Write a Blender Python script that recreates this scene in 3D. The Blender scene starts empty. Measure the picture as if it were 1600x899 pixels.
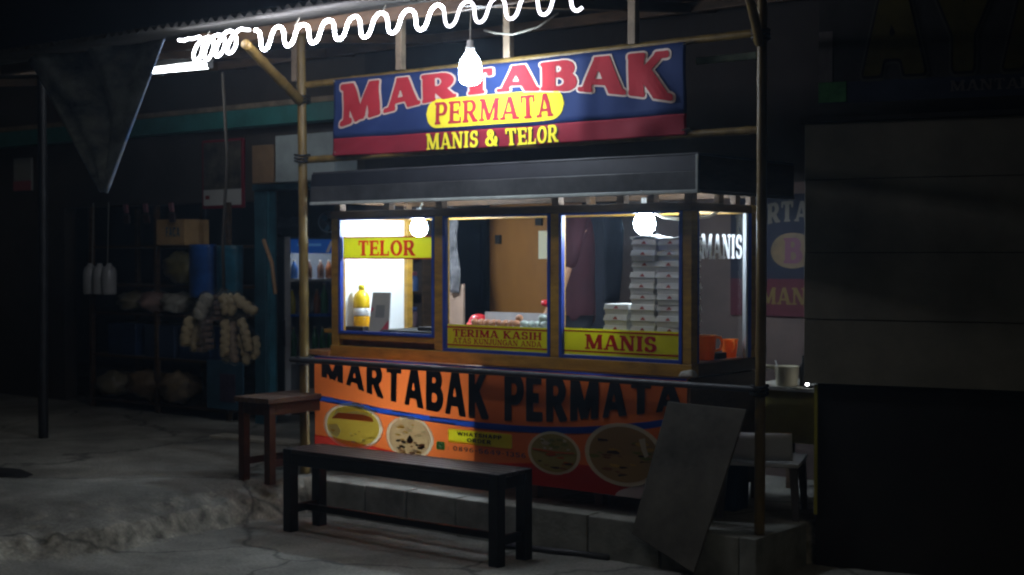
import bpy, math, random
import numpy as np
from mathutils import Vector, noise as mnoise
random.seed(4)
R = math.radians
S = bpy.context.scene
C = S.collection

# ------------------------------------------------------------------ camera, sky, sun, exposure
# cart frame: X along the cart front, Y away from the street, Z up; terrace edge at Y = 0
cam_d = bpy.data.cameras.new('camera'); cam = bpy.data.objects.new('camera', cam_d); C.objects.link(cam)
cam_d.sensor_width = 36.0; cam_d.lens = 36.0 * 2200 / 1600
cam_d.clip_start = 0.05; cam_d.clip_end = 500
cam.location = (4.6, -5.74, 1.5)
cam.rotation_euler = (R(90) - math.atan(49.5 / 2200), 0, R(38))
cam_d.dof.use_dof = True; cam_d.dof.focus_distance = 6.2; cam_d.dof.aperture_fstop = 3.2
S.camera = cam

W = bpy.data.worlds.new('World'); S.world = W; W.use_nodes = True
nt = W.node_tree; bg = nt.nodes['Background']
sky = nt.nodes.new('ShaderNodeTexSky'); sky.sky_type = 'NISHITA'; sky.sun_disc = False
sky.sun_elevation = R(-7); sky.sun_rotation = R(160)
nt.links.new(sky.outputs[0], bg.inputs[0]); bg.inputs[1].default_value = 0.03
sun_d = bpy.data.lights.new('sun', 'SUN'); sun = bpy.data.objects.new('sun', sun_d); C.objects.link(sun)
sun_d.energy = 0.06; sun_d.angle = R(20); sun_d.color = (1.0, 0.90, 0.66)      # faint night glow from up the street
sun.rotation_euler = (R(52), 0, R(48)); sun.location = (6, -8, 8)
vs = S.view_settings; vs.view_transform = 'Standard'; vs.look = 'None'; vs.exposure = 0.0; vs.gamma = 1.0
S.cycles.filter_width = 2.2
S.cycles.use_denoising = True
S.cycles.max_bounces = 8; S.cycles.transparent_max_bounces = 24
S.cycles.sample_clamp_indirect = 6.0

# ------------------------------------------------------------------ materials
MATS = {}
def M(name, col, rough=0.6, var=0.0, scale=8.0, bump=0.0, metal=0.0, spec=0.4, emit=0.0, stretch=None, col2=None, trans=0.0):
    if name in MATS: return MATS[name]
    m = bpy.data.materials.new(name); m.use_nodes = True; t = m.node_tree
    b = t.nodes['Principled BSDF']
    b.inputs['Base Color'].default_value = (*col, 1); b.inputs['Roughness'].default_value = rough
    b.inputs['Metallic'].default_value = metal; b.inputs['Specular IOR Level'].default_value = spec
    if emit:
        b.inputs['Emission Color'].default_value = (*col, 1); b.inputs['Emission Strength'].default_value = emit
    if var or bump or col2:
        tc = t.nodes.new('ShaderNodeTexCoord'); mp = t.nodes.new('ShaderNodeMapping')
        if stretch: mp.inputs['Scale'].default_value = stretch
        t.links.new(tc.outputs['Object'], mp.inputs[0])
        n1 = t.nodes.new('ShaderNodeTexNoise'); n1.inputs['Scale'].default_value = scale; n1.inputs['Detail'].default_value = 8
        n1.inputs['Roughness'].default_value = 0.65
        t.links.new(mp.outputs[0], n1.inputs[0])
        rp = t.nodes.new('ShaderNodeValToRGB')
        c2 = col2 or tuple(min(1, c * (1 + var)) for c in col)
        rp.color_ramp.elements[0].position = 0.32; rp.color_ramp.elements[1].position = 0.68
        rp.color_ramp.elements[0].color = (*[c * (1 - var) for c in col], 1); rp.color_ramp.elements[1].color = (*c2, 1)
        t.links.new(n1.outputs[0], rp.inputs[0]); t.links.new(rp.outputs[0], b.inputs['Base Color'])
        if emit: t.links.new(rp.outputs[0], b.inputs['Emission Color'])
        if bump:
            bp = t.nodes.new('ShaderNodeBump'); bp.inputs['Strength'].default_value = bump; bp.inputs['Distance'].default_value = 0.02
            t.links.new(n1.outputs[0], bp.inputs['Height']); t.links.new(bp.outputs[0], b.inputs['Normal'])
    MATS[name] = m
    return m
def glass(name, tint=(1, 1, 1), refl=0.1, rough=0.02, haze=0.0):
    """thin sheet: mostly clear, a little mirror, optionally a milky share"""
    if name in MATS: return MATS[name]
    m = bpy.data.materials.new(name); m.use_nodes = True; t = m.node_tree
    t.nodes.remove(t.nodes['Principled BSDF']); out = t.nodes['Material Output']
    tr = t.nodes.new('ShaderNodeBsdfTransparent'); tr.inputs[0].default_value = (*tint, 1)
    gl = t.nodes.new('ShaderNodeBsdfGlossy'); gl.inputs['Roughness'].default_value = rough
    fr = t.nodes.new('ShaderNodeLayerWeight'); fr.inputs[0].default_value = refl
    mx = t.nodes.new('ShaderNodeMixShader')
    t.links.new(fr.outputs['Fresnel'], mx.inputs[0]); t.links.new(tr.outputs[0], mx.inputs[1]); t.links.new(gl.outputs[0], mx.inputs[2])
    last = mx
    if haze:
        df = t.nodes.new('ShaderNodeBsdfDiffuse'); df.inputs[0].default_value = (*tint, 1)
        m2 = t.nodes.new('ShaderNodeMixShader'); m2.inputs[0].default_value = haze
        t.links.new(mx.outputs[0], m2.inputs[1]); t.links.new(df.outputs[0], m2.inputs[2]); last = m2
    t.links.new(last.outputs[0], out.inputs[0])
    MATS[name] = m
    return m
def emitter(name, col, k):
    if name in MATS: return MATS[name]
    m = bpy.data.materials.new(name); m.use_nodes = True; t = m.node_tree
    t.nodes.remove(t.nodes['Principled BSDF']); e = t.nodes.new('ShaderNodeEmission')
    e.inputs[0].default_value = (*col, 1); e.inputs[1].default_value = k
    t.links.new(e.outputs[0], t.nodes['Material Output'].inputs[0]); MATS[name] = m
    return m

mustard = M('mustard_paint', (0.30, 0.165, 0.022), 0.45, 0.35, 7, 0.15, stretch=(1, 1, 4))
blue_paint = M('blue_paint', (0.02, 0.05, 0.28), 0.4, 0.25, 10)
white_board = M('white_board', (0.75, 0.77, 0.78), 0.5, 0.06, 3)
dark_metal = M('dark_metal', (0.045, 0.045, 0.05), 0.45, 0.4, 5, 0.1)
zinc = M('zinc_sheet', (0.065, 0.066, 0.068), 0.45, 0.45, 4, 0.15, 0.4)
bright_zinc = M('bright_zinc', (0.35, 0.38, 0.36), 0.5, 0.25, 9)
brown_wood = M('brown_wood', (0.075, 0.042, 0.02), 0.6, 0.45, 6, 0.25, stretch=(1, 1, 5))
red_wood = M('reddish_wood', (0.055, 0.02, 0.01), 0.5, 0.4, 6, 0.2, stretch=(6, 1, 1))
bench_wood = M('bench_seat_wood', (0.034, 0.025, 0.024), 0.4, 0.35, 9, 0.2, stretch=(0.5, 6, 6))
black_wood = M('black_painted_wood', (0.012, 0.012, 0.014), 0.5, 0.4, 10, 0.2)
bamboo = M('bamboo', (0.15, 0.098, 0.026), 0.45, 0.4, 6, 0.2, stretch=(2, 2, 0.6))
batten = M('weathered_batten', (0.20, 0.15, 0.10), 0.7, 0.4, 7, 0.3)
concrete = M('concrete', (0.24, 0.235, 0.21), 0.85, 0.4, 2.2, 0.6)
block_m = M('concrete_block', (0.22, 0.22, 0.19), 0.9, 0.35, 6, 0.6)
plywood = M('weathered_plywood', (0.105, 0.095, 0.076), 0.75, 0.55, 2.6, 0.3)
corr = M('corrugated_roofing', (0.042, 0.042, 0.038), 0.6, 0.35, 3, 0.1)
vinyl_blue = M('vinyl_blue', (0.015, 0.030, 0.105), 0.75, 0.10, 3, spec=0.15)
vinyl_red = M('vinyl_red', (0.20, 0.014, 0.026), 0.75, 0.1, 3, spec=0.15)
vinyl_yellow = M('vinyl_yellow', (0.72, 0.60, 0.03), 0.75, 0.05, 3, spec=0.15)
vinyl_cream = M('vinyl_cream', (0.75, 0.70, 0.50), 0.4)
vinyl_white = M('vinyl_white', (0.8, 0.8, 0.78), 0.4)
vinyl_orange = M('vinyl_orange', (0.74, 0.17, 0.035), 0.75, 0.10, 2, spec=0.15)
print_black = M('print_black', (0.012, 0.010, 0.012), 0.4)
sign_yellow = M('sign_yellow', (0.56, 0.50, 0.015), 0.4, 0.05, 4)
sign_red = M('sign_red', (0.48, 0.02, 0.022), 0.4)
def translucent(name, col, k=0.65):
    if name in MATS: return MATS[name]
    m = bpy.data.materials.new(name); m.use_nodes = True; t = m.node_tree; b = t.nodes['Principled BSDF']
    b.inputs['Base Color'].default_value = (*col, 1); b.inputs['Roughness'].default_value = 0.4
    tl_ = t.nodes.new('ShaderNodeBsdfTranslucent'); tl_.inputs[0].default_value = (*col, 1); mx = t.nodes.new('ShaderNodeMixShader'); mx.inputs[0].default_value = k
    t.links.new(b.outputs[0], mx.inputs[1]); t.links.new(tl_.outputs[0], mx.inputs[2]); t.links.new(mx.outputs[0], t.nodes['Material Output'].inputs[0]); MATS[name] = m
    return m
sign_yellow = translucent('sign_yellow_film', (0.85, 0.82, 0.03)); sign_red = translucent('sign_red_film', (0.55, 0.02, 0.022)); white_film = translucent('white_film', (0.8, 0.8, 0.8), 0.6)
clear = glass('clear_glass', (0.97, 0.98, 0.98), 0.08)
plastic_wrap = glass('clear_plastic', (0.95, 0.95, 0.93), 0.12, 0.15, 0.03)
black_rubber = M('black_rubber', (0.012, 0.012, 0.012), 0.7)
socket_m = M('socket_plastic', (0.6, 0.6, 0.58), 0.4)
wire_m = M('wire', (0.25, 0.24, 0.2), 0.5)
skin = M('skin', (0.42, 0.22, 0.13), 0.5, 0.12, 12)

# ------------------------------------------------------------------ geometry helpers
class MB:
    def __init__(s, root=None):
        s.v = []; s.f = []; s.o = Vector(root.location) if root is not None else Vector((0, 0, 0))
    def add(s, vs, fs):
        n = len(s.v); s.v += [tuple(Vector(p) - s.o) for p in vs]; s.f += [tuple(i + n for i in f) for f in fs]; return s
    def box(s, x0, x1, y0, y1, z0, z1):
        p = [(x0, y0, z0), (x1, y0, z0), (x1, y1, z0), (x0, y1, z0), (x0, y0, z1), (x1, y0, z1), (x1, y1, z1), (x0, y1, z1)]
        return s.add(p, [(0, 3, 2, 1), (4, 5, 6, 7), (0, 1, 5, 4), (1, 2, 6, 5), (2, 3, 7, 6), (3, 0, 4, 7)])
    def cbox(s, c, d, rz=0, rx=0, ry=0):
        from mathutils import Euler
        e = Euler((rx, ry, rz)).to_matrix(); c = Vector(c)
        p = [c + e @ Vector((sx * d[0] / 2, sy * d[1] / 2, sz * d[2] / 2)) for sz in (-1, 1) for sx, sy in ((-1, -1), (1, -1), (1, 1), (-1, 1))]
        return s.add(p, [(0, 3, 2, 1), (4, 5, 6, 7), (0, 1, 5, 4), (1, 2, 6, 5), (2, 3, 7, 6), (3, 0, 4, 7)])
    def hexa(s, p):      # 8 corners, bottom four then top four
        return s.add(p, [(0, 3, 2, 1), (4, 5, 6, 7), (0, 1, 5, 4), (1, 2, 6, 5), (2, 3, 7, 6), (3, 0, 4, 7)])
    def tube(s, pts, rad, n=10, cap=True):
        pts = [Vector(p) for p in pts]; k = len(pts)
        rs = rad if isinstance(rad, (list, tuple)) else [rad] * k
        rings = []; up = None
        for i in range(k):
            d = (pts[min(i + 1, k - 1)] - pts[max(i - 1, 0)]).normalized()
            if up is None: up = Vector((0, 0, 1)) if abs(d.z) < 0.9 else Vector((1, 0, 0))
            a = d.cross(up).normalized(); up = a.cross(d).normalized()
            rings.append([pts[i] + (a * math.cos(2 * math.pi * j / n) + up * math.sin(2 * math.pi * j / n)) * rs[i] for j in range(n)])
        vs = [p for r in rings for p in r]
        fs = [(i * n + j, i * n + (j + 1) % n, (i + 1) * n + (j + 1) % n, (i + 1) * n + j) for i in range(k - 1) for j in range(n)]
        if cap: fs += [tuple(range(n))[::-1], tuple((k - 1) * n + j for j in range(n))]
        return s.add(vs, fs)
    def lathe(s, prof, c=(0, 0, 0), n=16):
        k = len(prof); vs = [(c[0] + r * math.cos(2 * math.pi * j / n), c[1] + r * math.sin(2 * math.pi * j / n), c[2] + z) for r, z in prof for j in range(n)]
        fs = [(i * n + j, i * n + (j + 1) % n, (i + 1) * n + (j + 1) % n, (i + 1) * n + j) for i in range(k - 1) for j in range(n)]
        fs += [tuple(range(n))[::-1], tuple((k - 1) * n + j for j in range(n))]
        return s.add(vs, fs)
    def ball(s, c, r, n=12, m=8, wob=0.0, seed=0):
        rx, ry, rz = r if isinstance(r, (tuple, list)) else (r, r, r)
        vs = []; c = Vector(c)
        for i in range(m + 1):
            a = math.pi * i / m
            for j in range(n):
                b = 2 * math.pi * j / n
                d = Vector((math.sin(a) * math.cos(b), math.sin(a) * math.sin(b), -math.cos(a)))
                k = 1 + (wob * mnoise.noise(d * 2.2 + Vector((seed * 7.3, seed, 0))) if wob else 0)
                vs.append(c + Vector((d.x * rx, d.y * ry, d.z * rz)) * k)
        fs = [(i * n + j, i * n + (j + 1) % n, (i + 1) * n + (j + 1) % n, (i + 1) * n + j) for i in range(m) for j in range(n)]
        return s.add(vs, fs)
    def grid(s, fn, nu, nv, thick=None):
        vs = [fn(i / nu, j / nv) for j in range(nv + 1) for i in range(nu + 1)]
        fs = [(j * (nu + 1) + i, j * (nu + 1) + i + 1, (j + 1) * (nu + 1) + i + 1, (j + 1) * (nu + 1) + i) for j in range(nv) for i in range(nu)]
        if thick is not None:
            n = len(vs); t = Vector(thick); vs += [Vector(p) + t for p in vs]
            fs += [tuple(n + i for i in f[::-1]) for f in fs]
            edge = [i for i in range(nu + 1)] + [j * (nu + 1) + nu for j in range(1, nv + 1)] + [nv * (nu + 1) + i for i in range(nu - 1, -1, -1)] + [j * (nu + 1) for j in range(nv - 1, 0, -1)]
            fs += [(b, a, a + n, b + n) for a, b in zip(edge, edge[1:] + edge[:1])]
        return s.add(vs, fs)
    def build(s, name, mat, parent=None, smooth=False, bevel=0.0, origin=False):
        me = bpy.data.meshes.new(name); v = s.v; loc = (0, 0, 0)
        if origin:
            a = np.array(v); loc = ((a[:, 0].min() + a[:, 0].max()) / 2, (a[:, 1].min() + a[:, 1].max()) / 2, a[:, 2].min())
            v = [tuple(p) for p in a - np.array(loc)]
        me.from_pydata([tuple(p) for p in v], [], s.f); me.update(); me.validate()
        if smooth: me.polygons.foreach_set('use_smooth', [True] * len(me.polygons))
        me.materials.append(mat)
        o = bpy.data.objects.new(name, me); C.objects.link(o); o.location = loc
        if parent is not None: o.parent = parent
        if bevel:
            b = o.modifiers.new('bevel', 'BEVEL'); b.width = bevel; b.segments = 2; b.limit_method = 'ANGLE'
        return o
def tag(o, label=None, cat=None, group=None, kind=None):
    if label: o['label'] = label
    if cat: o['category'] = cat
    if group: o['group'] = group
    if kind: o['kind'] = kind
    return o
def thing(name, label, cat, loc=(0, 0, 0), rz=0, group=None):
    o = bpy.data.objects.new(name, None); o.empty_display_size = 0.1; C.objects.link(o)
    o.location = loc; o.rotation_euler = (0, 0, rz)
    return tag(o, label, cat, group)
def copy_tree(o, parent=None):
    c = o.copy(); C.objects.link(c)
    if parent is not None: c.parent = parent
    for ch in list(o.children): copy_tree(ch, c)
    return c
ORD = ['bottom', 'second', 'third', 'fourth', 'fifth', 'sixth', 'seventh', 'eighth', 'ninth', 'tenth', 'eleventh']
NTH = ['first', 'second', 'third', 'fourth', 'fifth', 'sixth', 'seventh', 'eighth', 'ninth', 'tenth', 'eleventh', 'twelfth']

# ------------------------------------------------------------------ lettering: glyphs as distance fields, contoured into flat meshes
def arc(cx, cy, rx, ry, a0, a1, n=10):
    return [(cx + rx * math.cos(R(a0 + (a1 - a0) * i / n)), cy + ry * math.sin(R(a0 + (a1 - a0) * i / n)), abs(math.cos(R(a0 + (a1 - a0) * i / n)))) for i in range(n + 1)]
def glyph(ch, T, t, serif):
    """returns width, straight bars (x0,y0,x1,y1,half), curves [(x,y,half)], serifs (cx,y,half width)"""
    b = []; c = []; s = []
    def cv(pts): c.append([(x, y, t + (T - t) * k) for x, y, k in pts])
    def bowl(x0, xc, yt, yb, rx):
        b.append((x0, yt, xc, yt, t)); b.append((x0, yb, xc, yb, t)); cv(arc(xc, (yt + yb) / 2, rx, (yt - yb) / 2, 90, -90))
    e = 0.17
    if ch == 'A':
        w = 0.92; b += [(0.43, 1, 0.15, 0, t), (0.47, 1, 0.77, 0, T), (0.27, 0.3, 0.66, 0.3, t)]; s += [(0.14, 0, 0.15), (0.78, 0, 0.17)]
    elif ch == 'B':
        w = 0.76; b += [(e, 0, e, 1, T)]; bowl(e, 0.4, 1 - t, 0.5 + t * 0.5, 0.2); bowl(e, 0.42, 0.5 + t * 0.3, t, 0.24); s += [(0.1, 0, 0.12), (0.1, 1, 0.12)]
    elif ch == 'D':
        w = 0.8; b += [(e, 0, e, 1, T)]; bowl(e, 0.36, 1 - t, t, 0.34); s += [(0.1, 0, 0.12), (0.1, 1, 0.12)]
    elif ch == 'E':
        w = 0.7; b += [(e, 0, e, 1, T), (e, 1 - t, 0.62, 1 - t, t), (e, 0.5, 0.52, 0.5, t), (e, t, 0.65, t, t)]; s += [(0.1, 0, 0.12), (0.1, 1, 0.12)]
        if serif: b += [(0.6, 0.72, 0.6, 1, t * 0.8), (0.64, 0, 0.64, 0.28, t * 0.8), (0.52, 0.36, 0.52, 0.64, t * 0.7)]
    elif ch == 'C': w = 0.82; cv(arc(0.44, 0.5, 0.32, 0.5 - t, 50, 310, 20))
    elif ch == 'F': w = 0.68; b += [(e, 0, e, 1, T), (e, 1 - t, 0.62, 1 - t, t), (e, 0.5, 0.52, 0.5, t)]
    elif ch == 'G':
        w = 0.86; cv(arc(0.44, 0.5, 0.32, 0.5 - t, 48, 360, 20)); b += [(0.5, 0.44, 0.8, 0.44, t), (0.74, 0.1, 0.74, 0.44, T * 0.9)]
    elif ch == 'H':
        w = 0.86; b += [(e, 0, e, 1, T), (0.69, 0, 0.69, 1, T), (e, 0.5, 0.69, 0.5, t)]; s += [(e, 0, 0.17), (e, 1, 0.17), (0.69, 0, 0.17), (0.69, 1, 0.17)]
    elif ch == 'I':
        w = 0.42 if serif else 0.34; b += [(w / 2, 0, w / 2, 1, T)]; s += [(w / 2, 0, 0.19), (w / 2, 1, 0.19)]
    elif ch == 'J':
        w = 0.6; b += [(0.4, 0.3, 0.4, 1, T)]; cv(arc(0.22, 0.3, 0.18, 0.3 - t, 0, -170, 10)); s += [(0.4, 1, 0.19)]
    elif ch == 'K':
        w = 0.88; b += [(e, 0, e, 1, T), (e, 0.36, 0.66, 1, t), (0.33, 0.56, 0.72, 0, T)]; s += [(e, 0, 0.17), (e, 1, 0.17), (0.66, 1, 0.15), (0.74, 0, 0.15)]
    elif ch == 'L':
        w = 0.7; b += [(e, 0, e, 1, T), (e, t, 0.64, t, t)]; s += [(e, 1, 0.17), (0.1, 0, 0.12)]
        if serif: b += [(0.62, 0, 0.62, 0.32, t * 0.8)]
    elif ch == 'M':
        w = 1.1; b += [(0.17, 0, 0.17, 1, t * 1.1 if serif else T), (0.2, 1, 0.54, 0.08, T), (0.88, 1, 0.56, 0.08, t * 1.1 if serif else T), (0.92, 0, 0.92, 1, T)]
        s += [(0.17, 0, 0.16), (0.14, 1, 0.13), (0.92, 0, 0.17), (0.95, 1, 0.13)]
    elif ch == 'N':
        w = 0.92; b += [(0.17, 0, 0.17, 1, t if serif else T), (0.2, 1, 0.72, 0, T), (0.75, 0, 0.75, 1, t if serif else T)]; s += [(0.17, 0, 0.16), (0.13, 1, 0.13), (0.75, 1, 0.16)]
    elif ch in 'O0':
        w = 0.88 if ch == 'O' else 0.72; cv(arc(w / 2, 0.5, w / 2 - 0.13, 0.5 - t, 0, 360, 24))
    elif ch == 'P':
        w = 0.76; b += [(e, 0, e, 1, T)]; bowl(e, 0.42, 1 - t, 0.44, 0.22); s += [(e, 0, 0.17), (0.1, 1, 0.12)]
    elif ch == 'R':
        w = 0.84; b += [(e, 0, e, 1, T), (0.4, 0.46, 0.7, 0, T)]; bowl(e, 0.42, 1 - t, 0.46, 0.21); s += [(e, 0, 0.17), (0.1, 1, 0.12), (0.74, 0, 0.11)]
    elif ch == 'S':
        w = 0.74; cv(arc(0.37, (1.5 - t) / 2, 0.22, (0.5 - t) / 2, 25, 270, 14)); cv(arc(0.37, (0.5 + t) / 2, 0.24, (0.5 - t) / 2, 90, -155, 14))
        if serif: b += [(0.6, 0.66, 0.6, 0.98, t * 0.7), (0.12, 0.02, 0.12, 0.34, t * 0.7)]
    elif ch == 'T':
        w = 0.8; b += [(0.4, 0, 0.4, 1, T), (0.06, 1 - t, 0.74, 1 - t, t)]; s += [(0.4, 0, 0.19)]
        if serif: b += [(0.09, 0.68, 0.09, 1, t * 0.8), (0.71, 0.68, 0.71, 1, t * 0.8)]
    elif ch == 'U':
        w = 0.86; b += [(e, 0.34, e, 1, T), (0.7, 0.34, 0.7, 1, t if serif else T)]; cv(arc(0.435, 0.34, 0.265, 0.34 - t, 180, 360, 12)); s += [(e, 1, 0.17), (0.7, 1, 0.15)]
    elif ch == 'W':
        w = 1.2; b += [(0.1, 1, 0.36, 0, T), (0.36, 0, 0.6, 1, T), (0.6, 1, 0.84, 0, T), (0.84, 0, 1.1, 1, T)]
    elif ch == 'Y':
        w = 0.84; b += [(0.12, 1, 0.42, 0.42, T), (0.72, 1, 0.42, 0.42, T), (0.42, 0, 0.42, 0.46, T)]
    elif ch == '&':
        w = 0.92; cv(arc(0.4, 0.76, 0.15, 0.24 - t, 0, 360, 14)); cv(arc(0.36, 0.28, 0.24, 0.28 - t, 60, 350, 14)); b += [(0.3, 0.66, 0.78, 0.02, T * 0.9)]; cv(arc(0.5, 0.4, 0.28, 0.3, -60, 20, 6))
    elif ch == '1': w = 0.5; b += [(0.3, 0, 0.3, 1, T), (0.08, 0.8, 0.3, 1, t)]
    elif ch == '3': w = 0.7; cv(arc(0.33, (1.5 - t) / 2, 0.2, (0.5 - t) / 2, 150, -90, 14)); cv(arc(0.33, (0.5 + t) / 2, 0.22, (0.5 - t) / 2, 90, -150, 14))
    elif ch == '4': w = 0.74; b += [(0.5, 0, 0.5, 1, T), (0.46, 1, 0.08, 0.3, t), (0.05, 0.28, 0.68, 0.28, t)]
    elif ch == '5': w = 0.7; b += [(0.16, 1 - t, 0.6, 1 - t, t), (0.16, 0.5, 0.16, 1, T)]; cv(arc(0.34, 0.32, 0.22, 0.32 - t, 130, -150, 14))
    elif ch == '6': w = 0.72; cv(arc(0.36, 0.32, 0.22, 0.32 - t, 0, 360, 18)); cv(arc(0.46, 0.4, 0.32, 0.6 - t, 80, 180, 10))
    elif ch == '8': w = 0.7; cv(arc(0.35, 0.75 - t / 2, 0.18, 0.25 - t / 2, 0, 360, 16)); cv(arc(0.35, 0.26, 0.22, 0.26 - t, 0, 360, 16))
    elif ch == '9': w = 0.72; cv(arc(0.36, 0.68, 0.22, 0.32 - t, 0, 360, 18)); cv(arc(0.26, 0.6, 0.32, 0.6 - t, 0, -80, 10))
    elif ch == '-': w = 0.5; b += [(0.1, 0.45, 0.4, 0.45, t)]
    elif ch == ':': w = 0.3; b += [(0.15, 0.1, 0.15, 0.24, t), (0.15, 0.55, 0.15, 0.69, t)]
    else: w = 0.42
    return w, b, c, (s if serif else [])
def letters(text, T=0.1, t=0.055, serif=True, N=28, grow=0.0, gap=0.04, sh=0.055, rnd=0.02):
    """flat polygons of a line of text: list of [(x, y), ...], and the total width; cap height is 1"""
    polys = []; X = 0.0
    for ch in text:
        w, bars, curves, serifs = glyph(ch, T, t, serif)
        if bars or curves:
            m = 0.04 + grow; h = 1.0 / N
            nx = int((w + 2 * m + 0.16) / h) + 2; ny = int((1 + 2 * m) / h) + 2
            xs = -m - 0.08 + h * np.arange(nx); ys = -m + h * np.arange(ny); gx, gy = np.meshgrid(xs, ys)
            d = np.full(gx.shape, 9.0)
            def obox(x0, y0, x1, y1, hw, ext=0.0):
                L = math.hypot(x1 - x0, y1 - y0) or 1e-6; ux, uy = (x1 - x0) / L, (y1 - y0) / L
                px, py = gx - (x0 + x1) / 2, gy - (y0 + y1) / 2
                a = np.abs(px * ux + py * uy) - (L / 2 + ext - rnd); bb = np.abs(-px * uy + py * ux) - (hw - rnd)
                return np.minimum(np.maximum(a, bb), 0) + np.hypot(np.maximum(a, 0), np.maximum(bb, 0)) - rnd
            for x0, y0, x1, y1, hw in bars:
                slant = 0 if (abs(x1 - x0) < 0.01 or abs(y1 - y0) < 0.01) else 0.04
                d = np.minimum(d, obox(x0, y0, x1, y1, hw, slant))
            for cx, y, hw in serifs: d = np.minimum(d, obox(cx - hw, sh if y == 0 else 1 - sh, cx + hw, sh if y == 0 else 1 - sh, sh))
            d = np.maximum(d, np.maximum(gy - 1, -gy))
            for pts in curves:
                for (x0, y0, r0), (x1, y1, r1) in zip(pts, pts[1:]):
                    vx, vy = x1 - x0, y1 - y0; L2 = vx * vx + vy * vy + 1e-9
                    k = np.clip(((gx - x0) * vx + (gy - y0) * vy) / L2, 0, 1)
                    d = np.minimum(d, np.hypot(gx - x0 - k * vx, gy - y0 - k * vy) - (r0 + (r1 - r0) * k))
            d = d - grow
            for j in range(ny - 1):
                run = None
                for i in range(nx - 1):
                    q = (d[j, i], d[j, i + 1], d[j + 1, i + 1], d[j + 1, i]); ins = [v < 0 for v in q]
                    full = all(ins)
                    if run is not None and (not full or i - run >= 5):
                        polys.append([(X + xs[run], ys[j]), (X + xs[i], ys[j]), (X + xs[i], ys[j + 1]), (X + xs[run], ys[j + 1])]); run = None
                    if full:
                        if run is None: run = i
                    elif any(ins):
                        cs = [(xs[i], ys[j]), (xs[i + 1], ys[j]), (xs[i + 1], ys[j + 1]), (xs[i], ys[j + 1])]; pl = []
                        for k in range(4):
                            a, bq = q[k], q[(k + 1) % 4]
                            if a < 0: pl.append((X + cs[k][0], cs[k][1]))
                            if (a < 0) != (bq < 0):
                                f = a / (a - bq); pl.append((X + cs[k][0] + f * (cs[(k + 1) % 4][0] - cs[k][0]), cs[k][1] + f * (cs[(k + 1) % 4][1] - cs[k][1])))
                        if len(pl) >= 3: polys.append(pl)
                if run is not None:
                    polys.append([(X + xs[run], ys[j]), (X + xs[nx - 1], ys[j]), (X + xs[nx - 1], ys[j + 1]), (X + xs[run], ys[j + 1])])
        X += w + gap
    return polys, X - gap
def put_text(name, text, mat, parent, fn, root=None, split=None, **kw):
    """fn(u, v) -> point; u, v run over the line of text; letters large enough become objects of their own"""
    if split is None: split = kw.get('N', 28) > 18
    polys, wd = letters(text, **kw); mb = MB(root)
    if not split:
        for pl in polys: mb.add([fn(x / wd, y) for x, y in pl], [tuple(range(len(pl)))])
        return mb.build(name, mat, parent)
    x = 0.0; serif = kw.get('serif', True); gap = kw.get('gap', 0.04); nm = {'lettering': 'letter'}.get(name, name)
    for ch in text:
        w = glyph(ch, 0.1, 0.06, serif)[0]; pl_, w_ = letters(ch, **kw)
        if pl_:
            mb = MB(root)
            for pl in pl_: mb.add([fn((x + px) / wd, y) for px, y in pl], [tuple(range(len(pl)))])
            mb.build(nm, mat, parent)
        x += w + gap

# ------------------------------------------------------------------ the setting: ground, shop house
def sstep(a, b, x):
    k = min(1, max(0, (x - a) / (b - a) if a != b else (x > a))); return k * k * (3 - 2 * k)
def lerp_tab(tab, y):
    if y <= tab[0][0]: return tab[0][1]
    for (a, p), (b, q) in zip(tab, tab[1:]):
        if y <= b: return p + (q - p) * (y - a) / (b - a)
    return tab[-1][1]
EB = [(-3.2, -1.5), (-1.86, -1.45), (-1.58, -1.38), (-1.31, -1.31), (-0.88, -1.36), (-0.36, -1.435), (0, -1.39)]
ET = [(-3.2, -2.6), (-1.86, -2.15), (-1.5, -1.95), (-0.95, -1.78), (-0.52, -1.72), (-0.14, -1.58), (0, -1.46)]
def ground_z(x, y):
    n = mnoise.noise(Vector((x * 3.1, y * 3.1, 0))); n2 = mnoise.noise(Vector((x * 11, y * 11, 3))); n3 = mnoise.noise(Vector((x * 27, y * 27, 9)))
    if x > 1.49 and y < 0.56 + (x - 1.53) * 0.231: return 0.006 * n2      # the road runs up to the closed stall
    if y > 0.05: return 0.2 + 0.003 * n2
    xb = lerp_tab(EB, y) + 0.06 * n; xt = lerp_tab(ET, y) + 0.07 * n2
    h = 0.2 - 0.16 * sstep(-1.2, -3.2, y)
    q = min(1, max(0, (x - xb) / (xt - xb))); k = 0.55 * sstep(0, 0.28, q) + 0.45 * sstep(0.05, 1, q)
    edge = 4 * k * (1 - k)
    return h * k + edge * (0.015 * n2 + 0.008 * n3 + 0.02 * abs(n)) + 0.006 * n2 + 0.014 * mnoise.noise(Vector((x * 0.8, y * 0.8, 5)))
def axis(a, b, st, far):
    core = [a + st * i for i in range(int((b - a) / st) + 1)]
    return [-far, -far / 2, -far / 4, a - 6, a - 3, a - 1.5, a - 0.6] + core + [core[-1] + 0.6, core[-1] + 1.5, core[-1] + 3, far / 4, far / 2, far]
gx = axis(-3.6, 3.4, 0.028, 120); gy = axis(-2.6, 1.05, 0.028, 120)
ground_m = M('ground_concrete', (0.26, 0.253, 0.222), 0.85, 0.35, 2.0, 0.6)
t = ground_m.node_tree; pb = t.nodes['Principled BSDF']; ramp = [n for n in t.nodes if n.type == 'VALTORGB'][0]
geo = t.nodes.new('ShaderNodeNewGeometry'); sx_ = t.nodes.new('ShaderNodeSeparateXYZ'); t.links.new(geo.outputs['True Normal'], sx_.inputs[0])
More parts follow.
